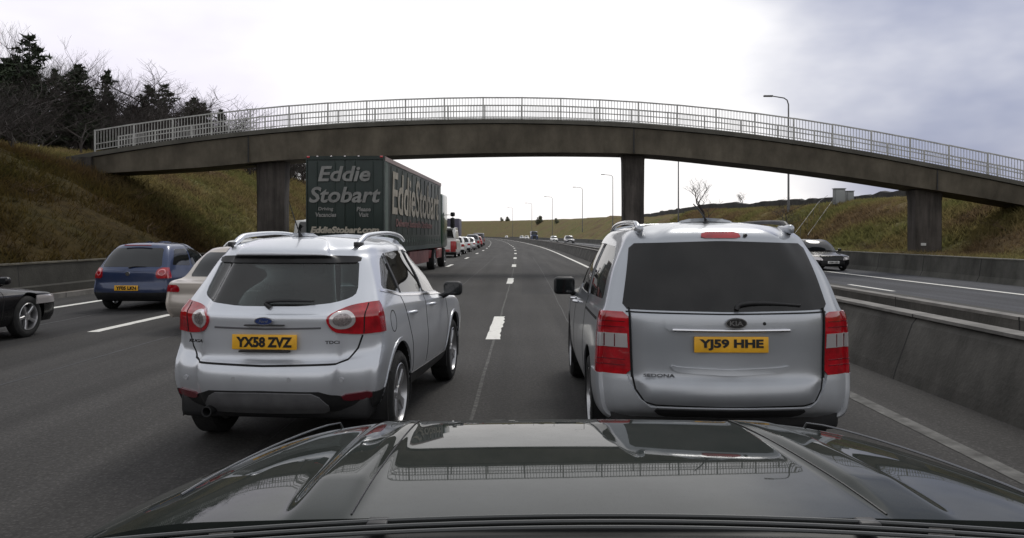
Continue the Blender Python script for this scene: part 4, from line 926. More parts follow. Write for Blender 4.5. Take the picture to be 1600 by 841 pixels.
# ------------------------------------------------------------------ silver people carrier ahead on the right
def make_mpv():
    rows = [(.16, .36, .09, .12, .84, .30, .86, .28, .84, .16, .10, 4.62, .24),
            (.05, .42, .12, .16, .93, .36, .93, .34, .90, .22, .14, 4.76, .33),
            (.00, .50, .13, .20, .965, .48, .965, .46, .94, .26, .15, 4.80, .46),
            (.01, .60, .13, .20, .975, .60, .975, .60, .95, .28, .15, 4.80, .58),
            (.045, .66, .12, .18, .972, .72, .975, .72, .955, .28, .15, 4.78, .68),
            (.055, .80, .12, .17, .965, .84, .965, .84, .95, .30, .15, 4.72, .80),
            (.055, .98, .12, .16, .955, .98, .950, .94, .935, .32, .16, 4.58, .92),
            (.065, 1.085, .12, .15, .940, 1.07, .935, 1.02, .90, .30, .18, 4.30, 1.00),
            (.095, 1.13, .12, .14, .915, 1.13, .915, 1.08, .86, .20, .20, 3.86, 1.08),
            (.20, 1.36, .12, .13, .850, 1.35, .86, 1.30, .79, .14, .22, 3.42, 1.34),
            (.33, 1.575, .12, .13, .755, 1.55, .77, 1.52, .70, .12, .20, 3.00, 1.56),
            (.36, 1.64, .12, .15, .700, 1.645, .71, 1.63, .64, .10, .16, 2.86, 1.635),
            (.46, 1.695, .12, .16, .60, 1.70, .61, 1.69, .55, .08, .12, 2.74, 1.69),
            (.70, 1.735, .06, .12, .36, 1.74, .36, 1.735, .30, .05, .06, 2.66, 1.715),
            (.85, 1.75, .0, .0, 0, 1.757, 0, 1.75, 0, 0, 0, 2.62, 1.72)]
    rows = [tuple([r[0], r[1], r[2]*1.3, r[3]*1.25, r[4]*.95, r[5], r[6]*.975, r[7], r[8]*.975]+list(r[9:])) for r in rows]
    sh = Shape(rows, (5, 6))
    car = empty('silver_people_carrier', label='silver people carrier with big dark rear window, right in front of the bonnet', cat='car')
    rear_g = [(-.745, 1.118), (0, 1.108), (.745, 1.118), (.655, 1.585), (0, 1.605), (-.655, 1.585)]
    side = [[(2.82, 1.12), (3.70, 1.08), (3.42, 1.32), (3.05, 1.53), (2.82, 1.555)], [(1.62, 1.128), (2.74, 1.125), (2.74, 1.565), (1.62, 1.575)], [(.46, 1.17), (1.54, 1.14), (1.54, 1.575), (.82, 1.555), (.62, 1.47)]]
    ws = [(-.70, 1.13), (.70, 1.13), (.58, 1.58), (-.58, 1.58)]
    ywr, ywf, wr = .98, 3.88, .345
    me = body_mesh(sh, [(ws, 'y', 2.7, 4.1)]+[(q, 'x', *s_) for q in side for s_ in ((.4, 1.2), (-1.2, -.4))]+[(rear_g, 'y', -.2, .6)], [(ywr, wr+.01, .405, .66), (ywf, wr+.01, .405, .66)])
    link('body', me, SILV2, car)
    for y in (ywr, ywf): arch_liner(car, y, wr+.01, .42, .62, .945)
    panel(sh, 'rear_window', [rear_g], 'y', -.2, .6, .002, .008, G_DARK, car)
    panel(sh, 'windscreen', [ws], 'y', 2.7, 4.1, -.006, .006, G_SIDE, car)
    for lo, hi in ((.4, 1.2), (-1.2, -.4)):
        for q in side: panel(sh, 'side_window', [q], 'x', lo, hi, -.006, .006, G_DARK, car)
        [panel(sh, 'window_pillar', [q], 'x', lo, hi, .002, .02, M_BLACKP, car, round_=0) for q in ([(2.74, 1.12), (2.82, 1.12), (2.82, 1.56), (2.74, 1.565)], [(1.54, 1.128), (1.62, 1.128), (1.62, 1.575), (1.54, 1.575)])]
        panel(sh, 'door_gap', [stroke([(2.78, 1.11), (2.79, .9), (2.76, .42)], .012), stroke([(1.50, 1.12), (1.52, .8), (1.42, .42)], .012), stroke([(3.78, 1.05), (3.72, .8), (3.45, .62), (3.40, .42)], .012), stroke([(1.42, .40), (3.4, .38)], .012)], 'x', lo, hi, .0015, .006, M_GAP, car, round_=0)
        panel(sh, 'slide_rail', [stroke([(.50, 1.02), (1.50, 1.02)], .022)], 'x', lo, hi, .002, .008, M_GAP, car, round_=0)
        sx = 1 if lo > 0 else -1
        for y in (2.55, 2.98): MB().tube([(sx*.925, y-.10, .985), (sx*.965, y-.06, .99), (sx*.97, y+.03, .985), (sx*.925, y+.08, .985)], [.013, .016, .016, .013], 8).build('door_handle', M_CHROME, car, smooth=60)
        panel(sh, 'tail_lamp', [[(.705*sx, 1.10), (1.1*sx, 1.10), (1.1*sx, .655), (.69*sx, .655)]], 'y', -.1, .36, .012, .03, M_RED, car, round_=1)
        t = [o for o in car.children if o.name.startswith('tail_lamp')][-1]
        panel(sh, 'clear_band', [[(.715*sx, .945), (1.1*sx, .945), (1.1*sx, .845), (.71*sx, .845)]], 'y', -.1, .30, .0165, .01, M_CLEAR, t, round_=0)
        panel(sh, 'tail_lamp_surround', [stroke([(.70*sx, 1.13), (.685*sx, .64)], .010)], 'y', -.1, .33, .0145, .02, M_GAP, car, round_=0)
        for zz in (1.03, .99, .76, .72): panel(sh, 'lens_rib', [stroke([(.73*sx, zz), (1.1*sx, zz)], .005)], 'y', -.1, .30, .0145, .01, M_DRED, t, round_=0)
        for xx in (.80, .87, .93): panel(sh, 'lens_rib', [stroke([(xx*sx, .94), (xx*sx, .85)], .006)], 'y', -.1, .30, .0185, .01, M_DRED, t, round_=0)
    panel(sh, 'tailgate_gap', [stroke([(-.695, 1.10), (-.68, .66), (-.66, .56), (-.60, .475), (-.52, .455), (0, .448), (.52, .455), (.60, .475), (.66, .56), (.68, .66), (.695, 1.10)], .013)], 'y', -.1, .4, .0015, .008, M_GAP, car, round_=0)
    panel(sh, 'window_gap', [stroke([(-.72, 1.100), (0, 1.092), (.72, 1.100)], .010)], 'y', -.1, .4, .0015, .008, M_GAP, car, round_=0)
    # pressed plate recess: a raised handle bar and a shaded basin edge
    panel(sh, 'plate_panel', [[(-.455, 1.085), (.455, 1.085), (.46, .975), (-.46, .975)]], 'y', -.1, .4, .022, .03, SILV2, car, round_=1)
    panel(sh, 'recess_lip', [[(-.43, .74), (-.39, .69), (0, .668), (.39, .69), (.43, .74), (.36, .725), (0, .71), (-.36, .725)]], 'y', -.1, .4, .030, .04, SILV2, car, round_=1)
    smooth_top('chrome_strip', [(-.41, .040, .985), (-.2, .030, .982), (0, .028, .981), (.2, .030, .982), (.41, .040, .985)], .011, M_CHROME, car)
    MB().lathe([(-.006, 0), (-.006, .012), (.01, .014)], 12, 'y', (.235, .05, 1.03)).build('lock', M_BLK, car)
    plate(car, 'YJ59 HHE', -.0, .036, .885, R(2))
    k = 30; b_ = MB().prism([(.075*math.cos(2*PI*i/k), .038*math.sin(2*PI*i/k)) for i in range(k)], 'y', -.01, .006).build('badge', M_CHROME, car); b_.location = (.03, .022, 1.035)
    MB().prism([(.067*math.cos(2*PI*i/k), .032*math.sin(2*PI*i/k)) for i in range(k)], 'y', -.0125, -.009).build('badge_field', M_BLK, b_)
    q = link('badge_lettering', text_mesh('KIA', .04, .0008, width=.095, height=.034, offset=.001), M_CHROME, b_); q.location = (0, -.0138, 0); q.rotation_euler = (R(90), 0, 0)
    q = link('badge_lettering', text_mesh('SEDONA', .03, .0015, width=.22, height=.022, offset=.0006), mat('badge_grey', (.16, .16, .17), .3, metal=.8), car); q.location = (-.50, .068, .665); q.rotation_euler = (R(90), 0, -.10)
    panel(sh, 'high_brake_lamp', [[(-.15, 1.625), (.15, 1.625), (.135, 1.672), (-.135, 1.672)]], 'y', -.1, .7, .012, .02, M_RED, car)
    MB().lathe([(-.008, 0), (-.008, .012), (.02, .014)], 10, 'y', (.185, .355, 1.645)).build('washer_jet', M_BLK, car)
    smooth_top('rear_wiper', [(.05, .085, 1.125), (.08, .09, 1.16), (.25, .115, 1.168), (.52, .145, 1.150)], [.018, .016, .014, .008], M_BLACKP, car)
    # bumper corners and step
    panel(sh, 'bumper', [[(-1.2, .22), (1.2, .22), (1.2, .655), (.715, .655), (.70, .60), (.64, .50), (.56, .44), (-.56, .44), (-.64, .50), (-.70, .60), (-.715, .655), (-1.2, .655)]], 'y', -.1, .55, .014, .03, paint('bumper_silver', (.45, .47, .50), .35, .4), car, round_=0)
    panel(sh, 'bumper_step', [[(-.55, .43), (.55, .43), (.48, .36), (-.48, .36)]], 'y', -.1, .5, .024, .03, M_BLACKP, car)
    for sx in (1, -1):
        smooth_top('roof_rail', [(sx*.565, .54, 1.66), (sx*.575, .64, 1.715), (sx*.58, .82, 1.745), (sx*.58, 1.6, 1.755), (sx*.57, 2.3, 1.735), (sx*.56, 2.7, 1.68)], [.018, .024, .018, .016, .018, .02], M_BLACKP if sx > 0 else SILV2, car)
        MB().rbox((sx*.572-.028, .50, 1.655), (sx*.572+.028, .80, 1.725), .026).build('rail_end', SILV2, car)
    smooth_top('aerial', [(-.02, .75, 1.745), (-.03, .74, 1.775), (-.10, .60, 1.83), (-.17, .5, 1.88)], [.03, .008, .006, .004], M_BLACKP, car, 6)
    mirror_pair(car, .925, 3.20, 1.10, M_BLACKP, .23, .19)
    put_wheels(car, wr, .225, .935, (ywr, ywf), spokes=7, rr=.66)
    MB().rbox((-.84, .25, .24), (.84, 4.5, .44), .05).build('underbody', M_BLACKP, car)
    for y in (2.5, 1.6, .8):
        for x in (-.45, .45): seat(car, x, y, .70)
    MB().rbox((-.75, 3.5, .85), (.75, 3.95, 1.10), .05).build('dashboard', M_BLACKP, car)
    return car
mpv = make_mpv(); mpv.location = (1.50, 5.44, 0); mpv.rotation_euler = (0, 0, R(-1.2)); mpv.scale = (.975, .97, .985)

# ------------------------------------------------------------------ simpler cars for the traffic around
def traffic(name, kind, Lc, Wc, Hc, pm, label, cat='car', group=None, detail=True, front=False, spokes=6, pl='', wr=.31, belt=.60, glass=None, rimm=None):
    w = Wc/2; H = Hc; b = belt*H; b2 = b+.04
    cowl = Lc-(1.15 if kind != 'van' else .55); rf_front = cowl-(.85 if kind != 'van' else .75); hood = .50*H if kind != 'van' else .58*H
    if kind == 'sedan': dk, rg, rt = .58*H, .50, 1.12
    if kind == 'hatch': dk, rg, rt = b, .10, .50
    if kind == 'van': dk, rg, rt = b, .04, .12
    y_belt, y_top = (.55, rt) if kind == 'sedan' else (rg, rt)
    rows = [(.10, .24, .08, .12, w*.90, .22, w*.92, .22, w*.88, .15, .10, Lc-.12, .22),
            (.02, .34, .10, .17, w*.97, .33, w*.98, .32, w*.95, .24, .13, Lc-.02, .32),
            (.00, .46, .10, .18, w, .46, w, .46, w*.98, .28, .14, Lc, .46),
            (.03, .56, .10, .18, w, .60, w, .60, w, .30, .15, Lc-.02, .56),
            (.06, .62, .09, .17, w*.995, .70, w*.99, .68, w*.99, .30, .16, Lc-.08, hood-.06),
            (.06, dk-.06, .09, .16, w*.975, b-.10, w*.97, b-.14, w*.95, .32, .20, Lc-.25, hood),
            (.12 if kind == 'sedan' else .08, dk, .09, .16, w*.95, b-.02, w*.95, b-.06, w*.88, .20, .20, cowl, b-.02),
            (y_belt, (dk if kind == 'sedan' else b)+.03, .12, .14, w*.93, b2, w*.93, b+.01, w*.85, .16, .20, cowl-.10, b+.03),
            (y_belt*.45+y_top*.55, b+.55*(H-b), .11, .13, w*.84, b+.5*(H-b), w*.85, b+.5*(H-b), w*.77, .12, .18, cowl*.5+rf_front*.5, b+.52*(H-b)),
            (y_top, H-.09, .10, .13, w*.74, H-.12, w*.75, H-.13, w*.68, .10, .15, rf_front+.04, H-.08),
            (y_top+.10, H-.035, .10, .14, w*.64, H-.045, w*.65, H-.05, w*.58, .08, .12, rf_front-.12, H-.035),
            (y_top+.30, H-.005, .04, .10, w*.36, H-.008, w*.36, H-.01, w*.32, .05, .06, rf_front-.2, H-.012),
            (y_top+.45, H, 0, 0, 0, H+.004, 0, H, 0, 0, 0, rf_front-.24, H-.008)]
    if kind == 'van':
        rows = [tuple(v if i not in (4, 6) or v == 0 else (v if v < w*.6 and 0 else (w*(.6+.4*v/w))) for i, v in enumerate(r)) if j >= 7 and j < 11 else r for j, r in enumerate(rows)]
    sh = Shape(rows, (4, 4) if detail else (2, 2))
    car = empty(name, label=label, cat=cat, group=group)
    ywr, ywf = (.70, Lc-.82) if kind != 'sedan' else (.95, Lc-.90)
    g = glass or M_DGLASS
    if detail: me = body_mesh(sh, [], [(ywr, wr, wr+.055, w*.62), (ywf, wr, wr+.055, w*.62)])
    else: me = body_mesh(sh, [], [], .03)
    link('body', me, pm, car)
    ht = H-.115; yb = y_belt; yt = y_top
    rgp = [(-w*.80, b2+.03 if kind != 'sedan' else dk+.07), (w*.80, b2+.03 if kind != 'sedan' else dk+.07), (w*.66, ht), (-w*.66, ht)]
    panel(sh, 'rear_window', [rgp], 'y', -.2, Lc*.42, .003, .02, g, car)
    panel(sh, 'windscreen', [[(-w*.78, b+.06), (w*.78, b+.06), (w*.62, ht), (-w*.62, ht)]], 'y', Lc*.5, Lc, .003, .02, g, car)
    fr = rf_front+.02
    if kind == 'van': sides = [[(fr-.35, b+.06), (cowl-.12, b+.04), (fr+.02, ht-.02), (fr-.35, ht-.02)]]
    else:
        mid = (yt+fr)/2+.15
        sides = [[(yb+.42, b2+.06), (mid-.05, b2+.02), (mid-.03, ht-.02), (yt+.32, ht-.03)], [(mid+.03, b2+.02), (cowl-.30, b+.05), (fr-.02, ht-.04), (mid+.03, ht-.02)]]
    for lo, hi in ((.3, 1.4), (-1.4, -.3)):
        for q in sides: panel(sh, 'side_window', [q], 'x', lo, hi, .003, .02, g, car)
        sx = 1 if lo > 0 else -1
        if kind == 'van': lp = [(w*.86*sx, .62), (w*1.1*sx, .62), (w*1.1*sx, 1.15), (w*.86*sx, 1.15)]
        else: lp = [(w*.68*sx, .66), (w*1.1*sx, .66), (w*1.1*sx, dk-.05), (w*.72*sx, dk-.05)]
        if not front: panel(sh, 'tail_lamp', [lp], 'y', -.1, .34, .008, .02, M_RED, car)
        panel(sh, 'head_lamp', [[(w*.52*sx, hood-.24), (w*1.1*sx, hood-.18), (w*1.1*sx, hood-.04), (w*.60*sx, hood-.10)]], 'y', Lc-.75, Lc+.1, .008, .02, M_CLEAR, car)
        if detail: panel(sh, 'door_gap', [stroke([((yt+fr)/2+.15, b), ((yt+fr)/2+.15, .34)], .012), stroke([(cowl-.32, b), (cowl-.38, .34)], .012)], 'x', lo, hi, .0015, .006, M_GAP, car, round_=0)
    panel(sh, 'lower_bumper', [[(-w*1.1, .15), (w*1.1, .15), (w*1.1, .40), (-w*1.1, .40)]], 'y', -.1, .42, .004, .02, M_BLACKP if kind != 'sedan' else pm, car, round_=0)
    panel(sh, 'grille', [[(-w*.60, .25), (w*.60, .25), (w*.66, .44), (-w*.66, .44)], [(-w*.42, .50), (w*.42, .50), (w*.48, hood-.12), (-w*.48, hood-.12)]], 'y', Lc-.5, Lc+.1, .008, .02, M_BLACKP, car)
    if detail: mirror_pair(car, w*.97, cowl-.42, b+.08, pm, .16, .12)
    put_wheels(car, wr, .20, w-.015, (ywr, ywf), m=rimm or M_RIM, spokes=spokes, rr=.66)
    MB().rbox((-w*.8, .25, .2), (w*.8, Lc-.3, .42), .04).build('underbody', M_BLACKP, car)
    if front: p = plate(car, pl or 'YK07 XPT', 0, Lc+.012, .40, 0, M_WPLATE, txt=detail); p.rotation_euler = (0, 0, PI)
    elif detail or kind != 'x': plate(car, pl, 0, -.012 if kind != 'hatch' else .0, .50, R(3), txt=detail and bool(pl))
    return car, sh
def place(car, x, y, rz=0): car.location = (x, y, 0); car.rotation_euler = (0, 0, R(rz))
BLUE = paint('blue_paint', (.004, .022, .085), .3, .4); BEIGE = paint('beige_silver_paint', (.50, .45, .40), .35, .4); BLACKC = mat('black_paint', (.006, .006, .007), .25, coat=.25, spec=.3, noise_amt=.3); WHITE = paint('white_paint', (.72, .72, .70), 0, .35); RED = paint('red_paint', (.40, .015, .018), .1, .35); SILV3 = paint('light_silver_paint', (.55, .56, .58), .4, .38); GREY = paint('mid_grey_paint', (.16, .165, .18), .4, .38)
G_POLO = M_DGLASS
car, sh = traffic('blue_hatchback', 'hatch', 3.92, 1.65, 1.46, BLUE, 'dark blue three-door hatchback with round red tail lamps beside the left bank', pl='YF05 LKN', spokes=7, wr=.30)
for sx in (1, -1):
    k = 20
    for o in [q for q in car.children if q.name.startswith('tail_lamp') and not q.children][:1]: bpy.data.objects.remove(o)
    t = panel(sh, 'tail_lamp', [[(.60*sx, .70), (.9*sx, .70), (.9*sx, .93), (.64*sx, .93), (.59*sx, .84)]], 'y', -.1, .34, .010, .02, M_RED, car)
    panel(sh, 'lens_ring', [stroke([(.70*sx+.062*math.cos(2*PI*i/k), .83+.062*math.sin(2*PI*i/k)) for i in range(k+1)], .018)], 'y', -.1, .34, .014, .01, mat('pink_lens', (.65, .22, .24), .2, coat=1), t, round_=0)
smooth_top('rear_wiper', [(0, .10, .93), (.12, .12, .955), (.36, .15, .95)], [.018, .012, .008], M_BLACKP, car)
MB().rbox((-.30, .46, 1.395), (.30, .50, 1.415), .006).build('high_brake_lamp', M_RED, car)
e = MB().lathe([(-.006, 0), (-.006, .045), (.006, .05)], 20, 'y', (0, .055, .80)).build('badge', M_CHROME, car)
place(car, -8.2, 17.0, -4)
car, sh = traffic('beige_saloon', 'sedan', 4.58, 1.77, 1.43, BEIGE, 'beige silver saloon with red tail lamps, half hidden behind the nearer silver SUV', pl='YR54 DFV', spokes=6, wr=.31)
b_ = MB().prism([(0, .055), (.038, 0), (0, -.055), (-.038, 0)], 'y', -.008, .004).prism([(0, .022), (.014, 0), (0, -.022), (-.014, 0)], 'y', -.0095, -.0081).build('badge', M_CHROME, car); b_.location = (0, .058, .76)
place(car, -5.02, 13.4, -3)
car, sh = traffic('black_saloon', 'sedan', 4.75, 1.84, 1.42, BLACKC, 'black car cut off by the left edge of the photo, silver five-spoke wheel showing', spokes=5, wr=.33)
place(car, -8.85, 8.95, -4)
car, sh = traffic('white_hatchback', 'hatch', 4.1, 1.74, 1.50, WHITE, 'white hatchback whose dark rear window peeps over the beige saloon', pl='', spokes=6)
place(car, -8.35, 24.4, -2)
car, sh = traffic('white_van', 'van', 5.2, 1.95, 2.35, WHITE, 'white van roof with a red mark, peeping out beside the rear of the lorry', cat='van', wr=.34)
MB().box((-.18, -.006, 2.05), (.55, .03, 2.16)).build('red_stripe', RED, car); place(car, -9.1, 36.5, -1)
# queue ahead of the lorry
q_ = 'traffic queuing ahead of the lorry'
def xq(y, u=-5.25): return float(X1(y))+u
def head(y): return -math.degrees(math.atan2(float(X1(y+3)-X1(y-3)), 6))
Q = [('red_and_white_van', 'van', 5.0, 1.95, 2.25, WHITE, 'white van with red tail panels directly ahead of the lorry', 58, 'van'),
     ('white_hatchback', 'hatch', 4.2, 1.76, 1.55, WHITE, 'white hatchback second in the queue ahead of the lorry', 68, 'car'),
     ('silver_hatchback', 'hatch', 4.2, 1.76, 1.50, SILV3, 'silver hatchback third in the queue ahead of the lorry', 77, 'car'),
     ('silver_saloon', 'sedan', 4.5, 1.78, 1.45, SILV3, 'silver saloon fourth in the queue ahead of the lorry', 87, 'car'),
     ('dark_estate_car', 'hatch', 4.6, 1.80, 1.75, GREY, 'dark grey tall car in the queue just before the red one', 99, 'car'),
     ('red_hatchback', 'hatch', 4.0, 1.75, 1.50, RED, 'small bright red hatchback near the far end of the queue', 113, 'car'),
     ('dark_people_carrier', 'van', 4.8, 1.9, 2.0, GREY, 'dark tall people carrier behind the red hatchback at the end of the queue', 128, 'car')]
for nm, kd, l_, w_, h_, pm, lb, y, ct in Q:
    car, sh = traffic(nm, kd, l_, w_, h_, pm, lb, ct, q_, detail=False)
    place(car, xq(y), y, head(y))
    if 'red_and' in nm: MB().rbox((-.93, -.03, .42), (-.55, .02, 1.20), .02).rbox((.55, -.03, .42), (.93, .02, 1.20), .02).rbox((-.5, -.03, .42), (.5, .02, .60), .02).build('tail_panel', RED, car)
t = empty('box_lorry', (xq(108, -8.6), 108, 0), label='small purple grey box lorry rising above the queue of cars', cat='lorry')
MB().rbox((-1.2, 0, 1.0), (1.2, 6.5, 3.9), .04).build('cargo_box', mat('box_purple_grey', (.085, .08, .115), .6), t); MB().rbox((-1.1, 6.6, .6), (1.1, 8.4, 2.8), .15).build('cab', GREY, t); MB().box((-1.0, .1, .6), (1.0, 6.6, .99)).build('chassis', M_BLACKP, t); put_wheels(t, .45, .3, 1.15, (1.5, 7.3), m=M_STEELRIM)
for rz, y in ((0, 0),): t.rotation_euler = (0, 0, R(head(108)))
# oncoming traffic
car, sh = traffic('black_hatchback', 'hatch', 4.0, 1.72, 1.44, BLACKC, 'shiny black hatchback with bright headlamps on the opposite carriageway, nearest of the oncoming cars', front=True, pl='YS08 KFD', spokes=6)
place(car, 14.55, 40.2, 180)
oq = 'distant oncoming cars'
def opp(nm, kd, xp, yb_, pm, lb, l_=4.3, w_=1.8, h_=1.5, ct='car'):
    D = 120
    while (xp-HX)/F*D-float(X1(D)) < yb_: D += 1
    c2, _ = traffic(nm, kd, l_, w_, h_, pm, lb, ct, oq, detail=False, front=True); p = Vector(((xp-HX)/F*D, D, 0))
    place(c2, p.x, D+l_, 180+head(D))
opp('dark_hatchback', 'hatch', 890, 12.4, GREY, 'dark oncoming car with bright bonnet, right one of the far pair nearest the mirror', 4.3, 1.9, 1.6)
opp('white_hatchback', 'hatch', 866, 12.4, WHITE, 'white oncoming car, left one of the far pair nearest the mirror')
opp('silver_hatchback', 'hatch', 834.5, 12.4, SILV3, 'silver oncoming car directly in front of the distant blue van')
opp('white_hatchback', 'hatch', 823, 12.4, WHITE, 'white oncoming car just left of the silver one by the blue van')
opp('silver_saloon', 'sedan', 815, 12.4, SILV3, 'pale oncoming saloon at the left of the distant trio')
opp('blue_van', 'van', 834, 9.6, BLUE, 'blue van behind the silver car in the distant oncoming traffic', 5.5, 2.3, 2.9, 'van')
opp('white_saloon', 'sedan', 791, 12.4, WHITE, 'farthest tiny white oncoming car under the distant trees')
# ------------------------------------------------------------------ curtain-sided lorry
lo_ = empty('curtain_side_lorry', (-5.42, 26.0, 0), R(-2.6), label='large dark green curtain-sided articulated lorry with pale lettering on its doors and side', cat='lorry')
M_CURT = mat('curtain_green', (.050, .060, .052), .55, noise_amt=.25, nscale=1.2, bump=.25, bscale=2.0)
M_DOOR = mat('door_green', (.012, .024, .020), .5, noise_amt=.35, nscale=1.0, detail=8)
M_FRAME = mat('trailer_frame', (.10, .035, .035), .5, noise_amt=.4, nscale=2)
M_LET = mat('pale_gold_lettering', (.36, .33, .27), .6, noise_amt=.3, nscale=3)
M_LET2 = mat('grey_lettering', (.22, .22, .21), .6, noise_amt=.3, nscale=3)
M_TEAL = mat('curtain_edge_teal', (.055, .085, .070), .5, noise_amt=.2)
LW, LT, LB, LL = 1.275, 4.17, 1.15, 13.7
MB().rbox((-LW, .02, LB), (LW, LL, LT-.0), .03, 2).build('box_body', M_CURT, lo_)
for x0, x1 in ((-LW+.04, -.008), (.008, LW-.04)):
    d = MB().rbox((x0, -.03, LB+.05), (x1, .018, LT-.10), .01, 2).build('rear_door', M_DOOR, lo_)
    for x in ((x0+x1)/2-.30, (x0+x1)/2+.30): MB().tube([(x, -.05, LB+.06), (x, -.05, LT-.14)], .014, 6).build('lock_bar', mat('lock_bar_dark', (.03, .045, .04), .5, metal=.4), d)
MB().box((-LW-.004, -.05, LT-.09), (LW+.004, .10, LT+.03)).box((-LW-.004, -.05, LB-.14), (LW+.004, .12, LB+.04)).box((-LW-.006, -.045, LB+.04), (-LW+.035, .08, LT-.09)).box((LW-.035, -.045, LB+.04), (LW+.006, .08, LT-.09)).build('rear_frame', M_DOOR, lo_, smooth=0)
MB().box((LW-.02, .12, LT-.12), (LW+.02, LL, LT+.025)).box((-LW-.02, .12, LT-.12), (-LW+.02, LL, LT+.025)).build('roof_rail', mat('roof_rail_pink', (.30, .23, .22), .5, metal=.2), lo_, smooth=0)
MB().box((LW-.02, .12, LB-.10), (LW+.03, LL, LB+.06)).box((-LW-.03, .12, LB-.10), (-LW+.02, LL, LB+.06)).build('side_raves', mat('rave_dark', (.03, .045, .04), .6), lo_, smooth=0)
MB().box((LW+.003, .10, LB+.07), (LW+.012, .62, LT-.13)).build('curtain_edge', M_TEAL, lo_, smooth=0)
# strap buckles along the curtain
mb = MB()
for i in range(24): mb.box((LW+.004, .9+i*.53, LB+.08), (LW+.016, .94+i*.53, LB+.42)); mb.box((LW+.004, .86+i*.53, LB+.22), (LW+.026, .98+i*.53, LB+.30))
t = mb.build('strap_row', mat('strap_grey', (.10, .13, .11), .6), lo_, smooth=0); tag(t, kind='stuff')
mb = MB()
for i in range(12): mb.tube([(LW+.002, 1.1+i*1.05, LB+.5), (LW+.006, 1.1+i*1.05, LT-.2)], .02, 6)
mb.build('curtain_pleats', M_CURT, lo_)
for s_, w_, h_, x, z, sh_ in (('Eddie', 1.72, .50, -.02, 3.62, .22), ('Stobart', 2.35, .52, .0, 2.94, .22)):
    text(s_, .5, M_LET2, lo_, (x, -.068, z), (R(90), 0, 0), name='door_lettering', extrude=.006, shear=sh_, offset=.012, width=w_, height=h_)
for s_, w_, x, z in (('Driving', .50, -.62, 2.47), ('Vacancies', .68, -.62, 2.29), ('Please', .46, .62, 2.47), ('Visit', .32, .62, 2.29)):
    text(s_, .2, M_LET2, lo_, (x, -.068, z), (R(90), 0, 0), name='door_lettering', extrude=.004, shear=.1, offset=.006, width=w_, height=.145)
text('EddieStobart.com', .2, M_LET, lo_, (.0, -.068, 1.80), (R(90), 0, 0), name='door_lettering', extrude=.004, shear=.2, offset=.010, width=2.25, height=.22)
text('EddieStobart', 1.5, M_LET, lo_, (LW+.028, 6.9, 3.08), (R(90), 0, R(90)), name='side_lettering', extrude=.004, shear=.1, offset=.02, width=11.4, height=1.5)
text('Delivering Sustainable Distribution', .5, mat('dull_red_lettering', (.14, .06, .055), .6), lo_, (LW+.028, 6.2, 2.02), (R(90), 0, R(90)), name='side_lettering', extrude=.004, shear=.15, offset=.01, width=8.6, height=.36)
for x in (-.9, -.45, 0, .45): MB().rbox((x-.03, -.07, LT+.0), (x+.03, -.04, LT+.035), .008).build('marker_lamp', M_CLEAR, lo_)
for x in (-1.2, 1.2): MB().rbox((x-.05, -.07, LT-.03), (x+.05, -.04, LT+.03), .01).build('marker_lamp', M_RED, lo_)
MB().box((-1.2, .05, .48), (1.2, .15, .62)).box((-.8, .1, .6), (-.7, .3, 1.0)).box((.7, .1, .6), (.8, .3, 1.0)).build('underrun_bar', M_FRAME, lo_, smooth=0)
for x in (-.95, .95): MB().rbox((x-.22, .0, .78), (x+.22, .06, .92), .01).build('tail_lamp', M_RED, lo_)
MB().box((-.55, .3, .72), (-.40, LL-.2, 1.04)).box((.40, .3, .72), (.55, LL-.2, 1.04)).build('chassis', M_FRAME, lo_, smooth=0)
MB().box((LW-.07, 4.9, .45), (LW-.02, 9.8, .98)).build('side_guard', mat('side_guard_red', (.17, .055, .055), .5, noise_amt=.3, nscale=2), lo_, smooth=0); MB().box((-LW+.02, 4.9, .45), (-LW+.07, 9.8, .98)).build('side_guard', MATS['side_guard_red'], lo_, smooth=0)
put_wheels(lo_, .50, .36, 1.25, (1.7, 3.02, 4.34), m=M_STEELRIM, spokes=8, rr=.55, spw=.09)
tr_ = empty('cab', (0, 0, 0)); tr_.parent = lo_
MB().rbox((-1.24, LL+.75, 1.0), (1.24, LL+2.9, 3.75), .14, 4).build('cab_shell', mat('cab_green', (.02, .06, .035), .3, coat=.6), tr_)
MB().rbox((-1.1, LL-2.8, .55), (1.1, LL+2.8, .95), .05).build('cab_chassis', mat('chassis_red', (.20, .03, .03), .5), tr_)
MB().rbox((-1.15, LL-.2, 2.2), (1.15, LL+.74, 3.9), .05).build('air_deflector', MATS['cab_green'], tr_)
MB().tube([(1.2, LL+2.5, 2.7), (1.56, LL+2.6, 2.7), (1.56, LL+2.6, 1.9), (1.2, LL+2.5, 1.9)], .02, 6).rbox((1.44, LL+2.5, 2.0), (1.66, LL+2.62, 2.55), .05).rbox((1.44, LL+2.45, 2.62), (1.68, LL+2.6, 2.84), .06).build('mirror', M_BLACKP, tr_)
put_wheels(lo_, .50, .36, 1.22, (LL-1.6, LL+2.0), m=M_STEELRIM, spokes=8, rr=.55, spw=.09)
MB().rbox((.62, LL-.9, .5), (1.2, LL+.9, 1.0), .05).build('fuel_tank', mat('tank_red', (.26, .03, .03), .4, coat=.5), lo_)
